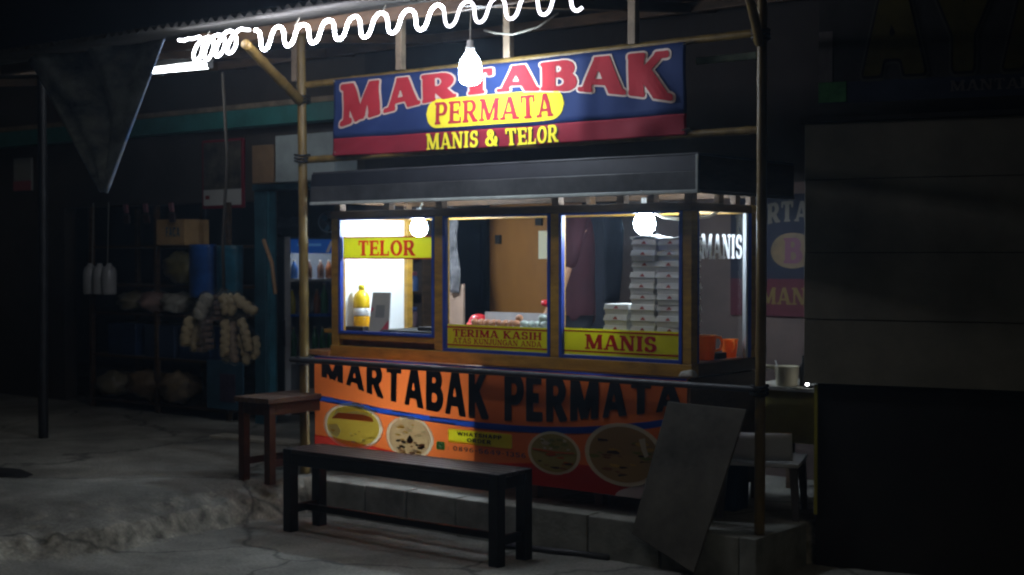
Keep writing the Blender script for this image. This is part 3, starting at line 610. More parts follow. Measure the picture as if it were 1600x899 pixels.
def ell(cx, cz, rx, rz, kind):
    def ring(k, s, name, mat, par):
        mb = MB(ob); n = 40; ctr = Vector((cx, oy(cx, cz, s), cz)); vs = [ctr]; fs = []
        for q in (0.5, 1.0):
            for j in range(n):
                a = 2 * math.pi * j / n; x = cx + rx * k * q * math.cos(a); z = cz + rz * k * q * math.sin(a); vs.append(Vector((x, oy(x, z, s), z)))
        fs = [(0, 1 + (j + 1) % n, 1 + j) for j in range(n)] + [(1 + j, 1 + (j + 1) % n, 1 + n + (j + 1) % n, 1 + n + j) for j in range(n)]
        mb.add(vs, fs); return mb.build(name, mat, par)
    b_ = ring(1.0, 0.0032, 'picture_border', t_cream, ob)
    cols = {'cake': ((0.66, 0.42, 0.05), (0.80, 0.60, 0.10)), 'roll': ((0.48, 0.26, 0.13), (0.75, 0.55, 0.36)), 'green': ((0.20, 0.08, 0.03), (0.42, 0.34, 0.10)), 'dark': ((0.10, 0.05, 0.02), (0.42, 0.27, 0.10))}[kind]
    ring(0.88, 0.0044, 'picture', translucent('food_' + kind, cols[1]), b_)
    def blob(pts, mat, s):
        mb = MB(ob); mb.add([Vector((cx + rx * 0.88 * px, oy(cx + rx * px, cz, s), cz + rz * 0.88 * pz)) for px, pz in pts], [tuple(range(len(pts)))]); mb.build('picture_detail', mat, b_)
    red = translucent('print_brick', (0.55, 0.12, 0.02)); pale = translucent('print_pale', (0.70, 0.62, 0.42)); dk = M('print_dark', (0.04, 0.02, 0.008), 0.4, 0.4, 25); gr = translucent('print_leaf', (0.24, 0.25, 0.06))
    if kind == 'cake':
        blob([(-0.75, 0.35), (-0.3, 0.42), (0.6, 0.45), (0.72, 0.62), (0.3, 0.85), (-0.3, 0.88), (-0.65, 0.68)], pale, 0.0050)
        blob([(-0.82, 0.28), (-0.5, 0.30), (0.78, 0.30), (0.75, 0.5), (0.4, 0.60), (-0.55, 0.60)], red, 0.0056)
        blob([(-0.95, -0.05), (-0.6, 0.02), (-0.45, -0.3), (-0.62, -0.7), (-0.85, -0.45)], pale, 0.0060)
    rg = random.Random(len(kind) + int(cx * 50))
    def speck(n, mats, x0, x1, z0, z1, r0, r1, flat=0.6):
        for k in range(n):
            px, pz = rg.uniform(x0, x1), rg.uniform(z0, z1)
            if px * px + pz * pz > 0.72: continue
            r_ = rg.uniform(r0, r1); a0 = rg.uniform(0, 3); sk = [rg.uniform(0.6, 1.2) for _ in range(7)]
            blob([(px + r_ * sk[q] * math.cos(a0 + q * 0.9), pz + flat * r_ * sk[q] * math.sin(a0 + q * 0.9)) for q in range(7)], mats[k % len(mats)], 0.0050 + 0.00015 * (k % 12))
    brn = translucent('print_brown', (0.28, 0.12, 0.05)); gold = translucent('print_gold', (0.62, 0.38, 0.08))
    if kind == 'cake': speck(14, [pale, gold, brn], -0.8, 0.8, -0.8, -0.2, 0.04, 0.10)
    elif kind == 'roll': speck(12, [pale, gold], -0.8, 0.8, -0.2, 0.8, 0.08, 0.2, 0.4); speck(26, [dk, brn, gold, dk], -0.55, 0.7, -0.9, -0.2, 0.06, 0.17); blob([(-0.12, -0.15), (0.03, 0.16), (0.22, -0.12), (0.05, -0.3)], dk, 0.0072)
    elif kind == 'green': speck(20, [gr, pale, gr], -0.7, 0.7, 0.15, 0.85, 0.08, 0.2); speck(16, [brn, dk, red], -0.85, 0.85, -0.8, -0.05, 0.08, 0.24, 0.35); blob([(-0.92, 0.08), (0.0, 0.0), (0.9, 0.05), (0.9, 0.13), (0.0, 0.10), (-0.9, 0.18)], red, 0.0072)
    else: speck(34, [brn, dk, gold, brn, gr], -0.9, 0.9, -0.8, 0.5, 0.08, 0.26, 0.35); speck(8, [pale], -0.7, 0.1, 0.5, 0.9, 0.08, 0.2, 0.5); blob([(0.45, 0.6), (0.62, 0.66), (0.66, 0.3), (0.72, 0.05), (0.62, -0.05), (0.52, 0.25)], pale, 0.0072)
ell(-1.215, 0.500, 0.242, 0.135, 'cake'); ell(-0.765, 0.470, 0.188, 0.122, 'roll'); ell(0.235, 0.468, 0.168, 0.112, 'green'); ell(0.665, 0.498, 0.235, 0.158, 'dark')
def orect(x0, x1, z0, z1, s, name, mat, par, rr=0.012):
    ps = []
    for cx, cz, a0 in ((x1 - rr, z1 - rr, 0), (x0 + rr, z1 - rr, 90), (x0 + rr, z0 + rr, 180), (x1 - rr, z0 + rr, 270)):
        for k in range(4): a = R(a0 + 30 * k); ps.append(Vector((cx + rr * math.cos(a), oy(cx, cz, s), cz + rr * math.sin(a))))
    mb = MB(ob); mb.add(ps, [tuple(range(len(ps)))[::-1]]); return mb.build(name, mat, par)
yb = orect(-0.472, -0.035, 0.467, 0.545, 0.0045, 'order_box', t_yellow, ob)
of = lambda x0, x1, z0, z1: (lambda u, v: (lambda x: Vector((x, oy(x, z0, 0.0085), z0 + v * (z1 - z0))))(x0 + u * (x1 - x0)))
put_text('lettering', 'WHATSHAPP', print_black, yb, of(-0.405, -0.10, 0.512, 0.533), ob, T=0.12, t=0.1, serif=False, N=18, gap=0.06)
put_text('lettering', 'ORDER', print_black, yb, of(-0.335, -0.17, 0.481, 0.503), ob, T=0.12, t=0.1, serif=False, N=18, gap=0.06)
wa = orect(-0.558, -0.495, 0.422, 0.468, 0.0045, 'chat_logo', translucent('logo_green_film', (0.03, 0.45, 0.11)), ob, 0.01)
mb = MB(ob); mb.tube([(-0.5265 + 0.016 * math.cos(a), oy(-0.5265, 0.445, 0.006), 0.446 + 0.015 * math.sin(a)) for a in [R(i * 22.5) for i in range(17)]], 0.002, 5); mb.tube([(-0.534, oy(-0.53, .445, .006), 0.449), (-0.528, oy(-0.53, .445, .006), 0.441), (-0.519, oy(-0.53, .445, .006), 0.440)], 0.0026, 5)
mb.build('logo_ring', M('logo_light', (0.35, 0.62, 0.38), 0.4), wa)
put_text('lettering', ': 0896-5649-1356', M('print_navy', (0.02, 0.025, 0.05), 0.4), ob, of(-0.475, 0.060, 0.427, 0.452), ob, T=0.09, t=0.07, serif=False, N=18, gap=0.07)

# where something else is printed the sheet is unprinted white vinyl
sheet.data.materials.append(t_base)
for f in sheet.data.polygons:
    c_ = f.center + ob.location; x, z = c_.x, c_.z
    inside_ = any(((x - ex) / (rx * 0.95)) ** 2 + ((z - ez) / (rz * 0.94)) ** 2 < 1 for ex, ez, rx, rz in ((-1.215, 0.500, 0.242, 0.135), (-0.765, 0.470, 0.188, 0.122), (0.235, 0.468, 0.168, 0.112), (0.665, 0.498, 0.235, 0.158)))
    inside_ = inside_ or (-0.465 < x < -0.042 and 0.473 < z < 0.539) or abs(z - lerp_tab(ARC, x)) < 0.010 or z < 0.385 + 0.03 * math.sin(x * 3)
    if inside_: f.material_index = 1
ob.location += Vector((0.066, -0.085, 0.012))
# ------------------------------------------------------------------ blue name banner over the cart
bb = thing('name_banner', 'blue and red vinyl martabak name banner tied between bamboo bars', 'banner', (-0.08, 0.085, 2.07))
def by(x, z, s=0.0):
    k = (2.53 - z) / 0.46
    f = 0.009 * math.sin(x * 13 - z * 9) * k + 0.016 * max(0, 1 - abs((x + 1.15 + 0.5 * k) / 0.10)) * k + 0.008 * mnoise.noise(Vector((x * 6, 2.3, z * 7))) + 0.010 * math.sin(x * 7.3 + 0.6) * (0.4 + 0.6 * k) + 0.012 * mnoise.noise(Vector((x * 2.2, 0.3, z * 2.0))) + 0.007 * math.sin((x - 0.35) * 26) * math.exp(-((x - 0.47) / 0.12) ** 2)
    f += 0.007 * math.sin((x + z) * 19) * math.exp(-((x - 0.95) / 0.14) ** 2) + 0.006 * math.sin((x * 0.6 - z) * 30) * math.exp(-((x + 1.0) / 0.25) ** 2)
    return 0.085 + f - s
def bpt(x, z, s=0.0):
    e = 0.012 * math.sin(max(0, min(1, (x + 1.26) / 2.35)) * math.pi)          # slight sag between the ties
    sx = -0.03 * (2.5 - z) if x < -1.2 else 0
    return Vector((x + sx, by(x, z, s), z - e * 0.6))
def zone(z0, z1, mat, name, s=0.0, thick=True):
    MB(bb).grid(lambda u, v: bpt(-1.262 + u * 2.362, z0 + v * (z1 - z0), s), 120, 10, (0, 0.002, 0) if thick else None).build(name, mat, bb, smooth=True)
zone(2.181, 2.522, vinyl_blue, 'banner_sheet'); zone(2.080, 2.1808, vinyl_red, 'banner_hem')
def arch(u, v):
    k = (2 * u - 1); h = 0.132 + 0.115 * abs(k) ** 1.8; top = 2.498 - 0.012 * (abs(k) ** 2) + 0.004
    return -1.205 + u * 2.235, top - h + v * h
for gr_, s_, mt_, nm in ((0.045, 0.003, M('outline_cream', (0.48, 0.38, 0.32), 0.55), 'letter_outline'), (0.0, 0.006, M('letter_red', (0.34, 0.022, 0.032), 0.75, 0.12, 4, spec=0.15), 'lettering')):
    put_text(nm, 'MARTABAK', mt_, bb, lambda u, v: (lambda q: bpt(q[0], q[1], s_))(arch(u, v)), bb, T=0.155, t=0.085, N=40, grow=gr_, gap=0.075, sh=0.075, rnd=0.05)
mb = MB(bb); px0, px1, pz0, pz1 = -0.54, 0.385, 2.203, 2.362; rr = (pz1 - pz0) / 2; cz = (pz0 + pz1) / 2
def pillpt(u, v):
    x = px0 + u * (px1 - px0); d = 0
    if x < px0 + rr: d = px0 + rr - x
    if x > px1 - rr: d = x - (px1 - rr)
    hh = math.sqrt(max(0, rr * rr - d * d)); return bpt(x, cz + (2 * v - 1) * hh, 0.003)
mb.grid(pillpt, 90, 6); pill = mb.build('name_pill', vinyl_yellow, bb)
put_text('lettering', 'PERMATA', M('letter_red', ()), pill, lambda u, v: bpt(-0.475 + u * 0.79, 2.222 + v * 0.120, 0.006), bb, T=0.105, t=0.055, N=30, gap=0.05)
put_text('letter_shadow', 'MANIS & TELOR', print_black, bb, lambda u, v: bpt(-0.532 + u * 0.90, 2.082 + v * 0.088, 0.003), bb, T=0.105, t=0.06, N=22, gap=0.05)
put_text('lettering', 'MANIS & TELOR', vinyl_yellow, bb, lambda u, v: bpt(-0.540 + u * 0.90, 2.087 + v * 0.088, 0.006), bb, T=0.105, t=0.06, N=22, gap=0.05)
for x, z in ((-1.25, 2.51), (1.09, 2.51), (-1.25, 2.10), (1.08, 2.10)):
    MB(bb).tube([(x, 0.08, z), (x + (0.03 if x > 0 else -0.03), 0.10, z + 0.01), (x + (0.05 if x > 0 else -0.05), 0.127, z + (0.02 if z > 2.3 else -0.02))], 0.003, 6).build('tie', wire_m, bb)

# ------------------------------------------------------------------ goods inside the cart
card = M('white_card', (0.62, 0.62, 0.60), 0.7, 0.08, 8); logo_r = M('box_logo', (0.30, 0.06, 0.05), 0.6)
def make_box(loc, rz, label):
    t_ = thing('takeaway_box', label, 'takeaway box', loc, rz, 'white takeaway boxes stacked in the cart')
    MB().hexa([(-.070, -.09, 0), (.070, -.09, 0), (.070, .09, 0), (-.070, .09, 0), (-.074, -.094, .042), (.074, -.094, .042), (.074, .094, .042), (-.074, .094, .042)]).build('tray', card, t_)
    MB().hexa([(-.078, -.098, .026), (.078, -.098, .026), (.078, .098, .026), (-.078, .098, .026), (-.072, -.092, .0555), (.072, -.092, .0555), (.072, .092, .0555), (-.072, .092, .0555)]).build('lid', card, t_, bevel=0.002)
    MB().add([(-.016, -.0975, .032), (.016, -.0975, .032), (.009, -.0955, .042), (0, -.0942, .049), (-.009, -.0955, .042)], [(0, 1, 2, 3, 4)]).build('logo', logo_r, t_)
    return t_
proto = None
for sx, sy, n_, nm in ((0.490, 0.50, 5, 'short left box stack'), (0.655, 0.50, 11, 'middle tall box stack'), (0.818, 0.50, 11, 'tall box stack beside the right post')):
    for k in range(n_):
        loc = (sx + random.uniform(-0.006, 0.006), sy + random.uniform(-0.006, 0.006), 0.967 + k * 0.0562 - (0.0 if n_ == 11 else 0))
        lab = 'white box %s of the %s' % ('on top' if k == n_ - 1 else 'at the bottom' if k == 0 else ORD[k] + ' from the bottom', nm)
        if proto is None: proto = make_box(loc, R(random.uniform(-2, 2)), lab)
        else:
            c_ = copy_tree(proto); c_.location = loc; c_.rotation_euler = (0, 0, R(random.uniform(-3, 3))); c_['label'] = lab
tag(MB().grid(lambda u, v: Vector((0.578 + u * 0.322, 0.405 + v * 0.19, 1.589 + 0.012 * mnoise.noise(Vector((u * 5, v * 3, 2))) - 0.0 + 0.008 * math.sin(u * 7))), 24, 10, (0, 0, 0.008)).build('paper_cover', card, smooth=True, origin=True), 'white paper sheet laid over both tall box stacks', 'paper')
# eggs on trays
egg_b = M('brown_egg', (0.50, 0.23, 0.12), 0.5, 0.12, 20); egg_g = M('pale_duck_egg', (0.50, 0.58, 0.53), 0.5, 0.08, 20)
tray = tag(MB().box(-0.56, 0.09, 0.41, 0.60, 1.085, 1.099).box(-0.55, -0.53, 0.42, 0.59, 0.967, 1.0849).box(0.06, 0.08, 0.42, 0.59, 0.967, 1.0849).build('egg_shelf', M('tray_white', (0.55, 0.54, 0.55), 0.5, 0.1, 10), origin=True), 'narrow white shelf carrying the eggs behind the middle pane', 'shelf')
tag(MB().box(-0.56, -0.05, 0.61, 0.622, 0.967, 1.175).build('egg_rack_back', M('tray_white', ()), origin=True), 'upright white board behind the row of eggs', 'board')
def egg(x, y, z, mat, label, group, tilt):
    prof = [(0.002, -0.024), (0.012, -0.0215), (0.0185, -0.012), (0.0205, 0), (0.018, 0.013), (0.012, 0.0235), (0.005, 0.0285), (0.001, 0.0295)]
    o = MB().lathe(prof, (0, 0, 0), 12).build('egg', mat, smooth=True); o.location = (x, y, z); o.rotation_euler = tilt
    tag(o, label, 'egg', group)
for k in range(8): egg(-0.500 + k * 0.0425, 0.45, 1.121, egg_b, '%s brown egg in the row right of the red bowl' % NTH[k], 'brown eggs behind the glass', (R(70), 0, random.uniform(0, 6)))
egg(-0.205, 0.475, 1.152, egg_b, 'brown egg lying on top of the brown row end', 'brown eggs behind the glass', (R(80), 0, 1.2))
for k in range(5): egg(-0.145 + k * 0.044, 0.45, 1.121, egg_g, '%s pale duck egg in the lower row beside the brown eggs' % NTH[k], 'pale duck eggs behind the glass', (R(70), 0, random.uniform(0, 6)))
for k in range(3): egg(-0.035 + k * 0.044, 0.462, 1.157, egg_g, '%s pale duck egg of the upper layer near the middle post' % NTH[k], 'pale duck eggs behind the glass', (R(75), 0, random.uniform(0, 6)))
redpl = M('red_plastic', (0.62, 0.02, 0.03), 0.3, 0.1, 8)
rb = thing('red_bowl', 'red plastic bowl upside down at the left end of the eggs', 'bowl', (-0.615, 0.62, 1.10))
MB().lathe([(0.066, 0), (0.067, 0.010), (0.062, 0.014), (0.056, 0.034), (0.042, 0.052), (0.016, 0.060), (0.004, 0.060)], (0, 0, 0), 24).build('bowl_shell', redpl, rb, smooth=True)
MB().lathe([(0.071, -0.004), (0.073, 0.004), (0.068, 0.008)], (0, 0, 0), 24).build('rim', M('pink_rim', (0.75, 0.12, 0.10), 0.3), rb, smooth=True)
tag(MB().box(-0.72, -0.60, 0.50, 0.70, 1.046, 1.094).build('bowl_crate', M('orange_crate', (0.75, 0.35, 0.22), 0.5), bevel=0.004, origin=True), 'low orange tray under the red bowl', 'tray')
tag(MB().ball((-0.255, 0.80, 1.225), (0.035, 0.03, 0.022), 12, 8, 0.3, 3).build('red_pouch', redpl, smooth=True, origin=True), 'small red pouch behind the middle post of the cart', 'pouch')
# oil, payment stand, griddle
oil = thing('oil_bottle', 'clear bottle of yellow cooking oil by the white side board', 'bottle', (-1.350, 0.40, 1.046))
oil_m = M('cooking_oil', (0.75, 0.36, 0.01), 0.15, 0.25, 14, spec=0.6)
MB().lathe([(0.045, 0.002), (0.05, 0.012), (0.05, 0.085), (0.047, 0.09), (0.047, 0.092)], n=18).build('oil', oil_m, oil, smooth=True)
MB().lathe([(0.0475, 0.0925), (0.0505, 0.096), (0.0505, 0.135), (0.047, 0.139)], n=18).build('label_band', vinyl_white, oil, smooth=True)
MB().lathe([(0.047, 0.1395), (0.05, 0.15), (0.049, 0.20), (0.04, 0.225), (0.02, 0.243), (0.016, 0.25)], n=18).build('bottle_shoulder', M('yellow_oil_pouch', (0.80, 0.52, 0.02), 0.25, 0.1, 10), oil, smooth=True)
MB().lathe([(0.019, 0.2505), (0.019, 0.275), (0.016, 0.278)], n=14).build('cap', vinyl_yellow, oil, smooth=True)
qs = thing('payment_stand', 'grey payment card stand with maroon corners beside the oil bottle', 'stand', (-1.19, 0.38, 1.046), R(8))
stand_m = M('stand_grey', (0.20, 0.185, 0.17), 0.5, 0.08, 6)
MB().hexa([(-.072, -.004, 0), (.072, -.004, 0), (.072, .004, 0), (-.072, .004, 0), (-.075, .046, .235), (.055, .046, .235), (.055, .052, .235), (-.075, .052, .235)]).build('card', stand_m, qs)
MB().box(-.06, .06, 0.0, .10, -0.001, .005).build('foot', stand_m, qs)
tilt = lambda x, z: Vector((x, -0.0058 + 0.05 * z / 0.235, z))
MB().add([tilt(.01, .004), tilt(.071, .004), tilt(.066, .075)], [(0, 1, 2)]).build('corner_print', M('maroon_print', (0.25, 0.01, 0.03), 0.5), qs)
MB().add([tilt(-.073, .11), tilt(-.05, .135), tilt(-.074, .155)], [(0, 1, 2)]).build('corner_print', M('maroon_print', ()), qs)
MB().add([tilt(-.035, .085), tilt(.03, .085), tilt(.027, .16), tilt(-.037, .16)], [(0, 1, 2, 3)]).build('dark_print', M('dark_print', (0.10, 0.10, 0.10), 0.5), qs)
gd = thing('griddle', 'flat black griddle plate on the counter behind the left pane', 'griddle', (-0.93, 0.55, 1.046))
MB(gd).box(-1.16, -0.66, 0.36, 0.78, 1.052, 1.062).build('plate', black_rubber, gd, bevel=0.003)
MB(gd).box(-0.90, -0.66, 0.40, 0.47, 1.0625, 1.085).build('rim_bar', M('dark_iron', (0.03, 0.025, 0.025), 0.5, 0.3, 9, 0.1, 0.5), gd, bevel=0.003)
for x, y in ((-1.1, .40), (-.7, .40), (-1.1, .74), (-.7, .74)): MB(gd).box(x - .015, x + .015, y - .015, y + .015, 1.0455, 1.0518).build('foot', black_rubber, gd)
tag(MB().box(-1.40, -1.25, 0.305, 0.36, 1.0455, 1.078).build('burner_block', M('dark_iron', ()), bevel=0.004, origin=True), 'dark iron block in the left front corner of the cart', 'block')
# pitchers on the right
orange_pl = translucent('orange_plastic', (0.95, 0.30, 0.01), 0.5)
def pitcher(loc, k, label, rz):
    t_ = thing('pitcher', label, 'pitcher', loc, rz, 'orange pitchers in the cart')
    MB().lathe([(0.042 * k, 0), (0.044 * k, 0.005), (0.055 * k, 0.115 * k), (0.058 * k, 0.12 * k), (0.052 * k, 0.12 * k), (0.041 * k, 0.01)], n=20).build('body', orange_pl, t_, smooth=True)
    MB().tube([(0.052 * k, 0, 0.11 * k), (0.085 * k, 0, 0.108 * k), (0.095 * k, 0, 0.08 * k), (0.085 * k, 0, 0.05 * k), (0.049 * k, 0, 0.04 * k)], 0.007, 8).build('handle', orange_pl, t_, smooth=True)
pitcher((0.945, 0.545, 0.967), 1.05, 'large orange plastic pitcher behind the right side window', R(60))
pitcher((0.955, 0.78, 0.967), 0.8, 'smaller orange pitcher nearest the bright blue window edge', R(-40))
tag(MB().box(0.90, 0.99, 0.68, 0.845, 0.967, 1.005).build('black_tray', black_rubber, bevel=0.006, origin=True).copy() if False else MB().box(0.86, 0.985, 0.62, 0.70, 0.967, 1.0).build('black_tray', black_rubber, bevel=0.006, origin=True), 'small black tray between the two orange pitchers', 'tray')
tag(MB().box(0.905, 0.93, 0.425, 0.44, 1.06, 1.085).build('red_clip', redpl, bevel=0.003, origin=True), 'tiny red clip on the box stack beside the pitchers', 'clip')

# ------------------------------------------------------------------ person behind the cart
def skinned(name, chains, mat, parent, sub=2):
    """chains: list of [(point, radius), ...]; chain starts are welded to equal points"""
    vs = []; es = []; rs = []; idx = {}
    for ch in chains:
        prev = None
        for p, r in ch:
            key = tuple(round(c, 4) for c in p)
            if key not in idx: idx[key] = len(vs); vs.append(p); rs.append(r)
            i = idx[key]
            if prev is not None and prev != i: es.append((prev, i))
            prev = i
    me = bpy.data.meshes.new(name); me.from_pydata(vs, es, []); o = bpy.data.objects.new(name, me); C.objects.link(o)
    o.modifiers.new('skin', 'SKIN'); sb = o.modifiers.new('sub', 'SUBSURF'); sb.levels = sub; sb.render_levels = sub
    for i, r in enumerate(rs):
        sv = me.skin_vertices[0].data[i]; sv.radius = r if isinstance(r, tuple) else (r, r)
    me.skin_vertices[0].data[0].use_root = True
    dg = bpy.context.evaluated_depsgraph_get(); dg.update()
    m2 = bpy.data.meshes.new_from_object(o.evaluated_get(dg)); bpy.data.objects.remove(o); bpy.data.meshes.remove(me)
    m2.name = name; m2.materials.clear(); m2.materials.append(mat); m2.polygons.foreach_set('use_smooth', [True] * len(m2.polygons))
    o = bpy.data.objects.new(name, m2); C.objects.link(o); o.parent = parent
    return o
def hand(w, d, side, sx):
    """finger chains from wrist w along direction d; side = thumb direction"""
    w = Vector(w); d = Vector(d).normalized(); sd = Vector(side).normalized(); n = d.cross(sd).normalized()
    palm = w + d * 0.045; kn = w + d * 0.085; ch = [[(tuple(w), 0.024), (tuple(palm), (0.036, 0.017)), (tuple(kn), (0.034, 0.014))]]
    for k, (off, L) in enumerate(((0.030, 0.066), (0.010, 0.075), (-0.010, 0.070), (-0.028, 0.055))):
        a = kn + sd * off; b_ = a + d * L * 0.45 + n * sx * 0.006; c_ = b_ + d * L * 0.32 + n * sx * 0.016; e_ = c_ + d * L * 0.18 + n * sx * 0.018
        ch.append([(tuple(kn), (0.034, 0.014)), (tuple(a + d * 0.008), 0.0095), (tuple(b_), 0.009), (tuple(c_), 0.0082), (tuple(e_), 0.007)])
    th = palm + sd * 0.038 - d * 0.012
    ch.append([(tuple(palm), (0.036, 0.017)), (tuple(th), 0.012), (tuple(th + sd * 0.018 + d * 0.03 + n * sx * 0.01), 0.010), (tuple(th + sd * 0.02 + d * 0.055 + n * sx * 0.02), 0.008)])
    return ch
per = thing('person', 'person in maroon short sleeved shirt and dark trousers standing behind the cart', 'person', (-0.31, 1.14, 0.2), R(-52)); per.scale = (1.06, 1.06, 1.065)
H = 0.0   # local frame: faces -Y, feet at z = 0
sh_l, sh_r = (-0.185, 0, 1.42), (0.185, 0, 1.42)
el_l, el_r = (-0.215, -0.06, 1.13), (0.215, -0.06, 1.13); wr_l, wr_r = (-0.205, -0.13, 0.89), (0.205, -0.13, 0.89)
body = [[((0, 0, 0.96), (0.15, 0.11)), ((0, 0.005, 1.10), (0.135, 0.10)), ((0, 0.0, 1.28), (0.155, 0.11)), ((0, 0.0, 1.42), (0.10, 0.08)), ((0, 0, 1.49), 0.052), ((0, -0.01, 1.56), (0.062, 0.07)), ((0, -0.012, 1.63), (0.076, 0.092)), ((0, -0.008, 1.70), (0.068, 0.085))]]
for s_, sh_, el_, wr_ in ((-1, sh_l, el_l, wr_l), (1, sh_r, el_r, wr_r)):
    body.append([((0, 0.0, 1.42), (0.10, 0.08)), (sh_, 0.056), (el_, 0.042), (wr_, 0.027)])
    body += hand(wr_, (-0.02 * s_, -0.35, -0.93), (-s_ * 0.3, -0.95, 0.2), -s_)
    body.append([((0, 0, 0.96), (0.15, 0.11)), ((0.09 * s_, 0, 0.88), 0.088), ((0.095 * s_, -0.005, 0.48), 0.058), ((0.095 * s_, 0.02, 0.09), 0.042), ((0.10 * s_, -0.13, 0.03), (0.042, 0.028))])
skinned('body', body, skin, per)
maroon = M('maroon_cloth', (0.036, 0.008, 0.013), 0.85, 0.3, 6, 0.3)
shirt = [[((0, 0, 0.80), (0.200, 0.150)), ((0, 0, 0.92), (0.190, 0.140)), ((0, 0.0, 1.10), (0.175, 0.132)), ((0, 0.0, 1.28), (0.190, 0.140)), ((0, 0, 1.42), (0.135, 0.105)), ((0, 0, 1.50), (0.082, 0.078))]]
for s_ in (-1, 1): shirt.append([((0, 0, 1.42), (0.135, 0.105)), ((0.10 * s_, 0, 1.425), (0.10, 0.09)), ((0.185 * s_, 0, 1.42), 0.080), ((0.21 * s_, -0.035, 1.24), 0.070), ((0.214 * s_, -0.058, 1.14), 0.066)])
skinned('shirt', shirt, maroon, per)
tr_ = [[((0, 0, 0.94), (0.162, 0.122)), ((0, 0, 0.88), (0.150, 0.115))]]
for s_ in (-1, 1): tr_.append([((0, 0, 0.94), (0.162, 0.122)), ((0.09 * s_, 0, 0.86), 0.105), ((0.095 * s_, 0, 0.48), 0.078), ((0.095 * s_, 0.015, 0.07), 0.065)])
skinned('trousers', tr_, M('dark_cloth', (0.015, 0.016, 0.022), 0.85, 0.3, 8), per)
hair = MB().ball((0, 0.022, 1.685), (0.088, 0.098, 0.082), 16, 10, 0.10, 1); hair.build('hair', M('black_hair', (0.01, 0.009, 0.008), 0.6), per, smooth=True)
for s_ in (-1, 1):
    e_ = MB().ball((0.030 * s_, -0.084, 1.635), (0.014, 0.008, 0.008), 10, 6).build('eye', vinyl_white, per, smooth=True); MB().ball((0.030 * s_, -0.0915, 1.635), (0.006, 0.002, 0.006), 8, 5).build('pupil', print_black, e_, smooth=True)
    MB().ball((0.080 * s_, 0.0, 1.625), (0.010, 0.020, 0.030), 8, 6).build('ear', skin, per, smooth=True)
MB().ball((0, -0.094, 1.605), (0.013, 0.016, 0.022), 10, 6).build('nose', skin, per, smooth=True)
MB().ball((0, -0.078, 1.567), (0.025, 0.010, 0.007), 10, 6).build('mouth', M('lips', (0.30, 0.10, 0.08), 0.5), per, smooth=True)
# dark jacket and grey cloth hanging behind the cart
jk = thing('jacket', 'dark navy jacket hanging on the wall right of the person in maroon', 'jacket', (-0.50, 1.66, 0.95))
jm = M('navy_cloth', (0.009, 0.011, 0.019), 0.85, 0.3, 7, 0.4)
MB(jk).grid(lambda u, v: (lambda a, z, w, d: Vector((-0.50 + w * math.cos(a), 1.66 + d * math.sin(a), z)))(2 * math.pi * u, 0.95 + v * 0.95, (0.13 - 0.04 * (1 - v) + 0.05 * math.sin(v * 3)) * (1 if v < 0.9 else 0.75) * (1 + 0.08 * math.sin(2 * math.pi * u * 6)), 0.06 * (1 + 0.15 * math.sin(2 * math.pi * u * 6))), 48, 16).build('torso', jm, jk, smooth=True)
for s_ in (-1, 1): MB(jk).tube([(-0.50 + s_ * 0.10, 1.65, 1.86), (-0.50 + s_ * 0.155, 1.63, 1.66), (-0.50 + s_ * 0.16, 1.62, 1.42), (-0.50 + s_ * 0.15, 1.62, 1.22)], [0.06, 0.062, 0.055, 0.045], 12).build('sleeve', jm, jk, smooth=True)
cl = MB(); cl.grid(lambda u, v: Vector((-1.36 + u * 0.17 + 0.012 * math.sin(v * 9), 1.10 + 0.02 * math.sin(u * 14 + v * 2) + 0.01 * mnoise.noise(Vector((u * 4, v * 6, 0))), 1.30 + v * 0.58 - 0.04 * u * (1 - v))), 20, 24, (0, 0.004, 0))
tag(cl.build('hanging_cloth', M('grey_pattern_cloth', (0.10, 0.095, 0.10), 0.9, 0.7, 16, 0.3), smooth=True, origin=True), 'grey patterned cloth hanging behind the second cart post', 'cloth')
tag(MB().box(-1.42, -1.17, 1.14, 1.16, 0.2, 1.32).build('plywood_panel', M('peach_plywood', (0.36, 0.24, 0.18), 0.6, 0.15, 4), bevel=0.003, origin=True), 'peach plywood board standing below the grey patterned cloth', 'board')
tag(MB().cbox((-1.28, 1.12, 1.10), (0.28, 0.05, 0.006)).build('x', black_rubber), 'x') if False else None

# ------------------------------------------------------------------ bench in front
bn = thing('bench', 'long low black bench with slatted brown seat in front of the cart', 'bench', (-0.34, -0.35, 0.0))
BX0, BX1, BY0, BY1, BZ = -1.085, 0.412, -0.49, -0.215, 0.452
def bx_(name, mat, *a, bevel=0.004): return MB(bn).box(*a).build(name, mat, bn, bevel=bevel)
for x in (BX0 + 0.03, BX1 - 0.03):
    for y in (BY0 + 0.03, BY1 - 0.03): bx_('leg', black_wood, x - 0.03, x + 0.03, y - 0.03, y + 0.03, 0.0, BZ - 0.0)
for y in (BY0 + 0.015, BY1 - 0.015): bx_('apron', black_wood, BX0 + 0.061, BX1 - 0.061, y - 0.013, y + 0.013, BZ - 0.085, BZ - 0.022)
for x in (BX0 + 0.03, BX1 - 0.03): bx_('end_rail', black_wood, x - 0.025, x + 0.025, BY0 + 0.061, BY1 - 0.061, BZ - 0.08, BZ - 0.022)
ns = 5; ws = (BY1 - BY0 - 0.0) / ns
for k in range(ns):
    xa = 0.062 if k in (0, ns - 1) else 0.0
    bx_('slat', bench_wood, BX0 + xa, BX1 - xa, BY0 + k * ws + 0.003, BY0 + (k + 1) * ws - 0.003, BZ - 0.0215 if xa == 0 else BZ - 0.0215, BZ + 0.001)
for x in (BX0 + 0.03, BX1 - 0.03): bx_('stretcher', black_wood, x - 0.014, x + 0.014, BY0 + 0.061, BY1 - 0.061, 0.10, 0.145)
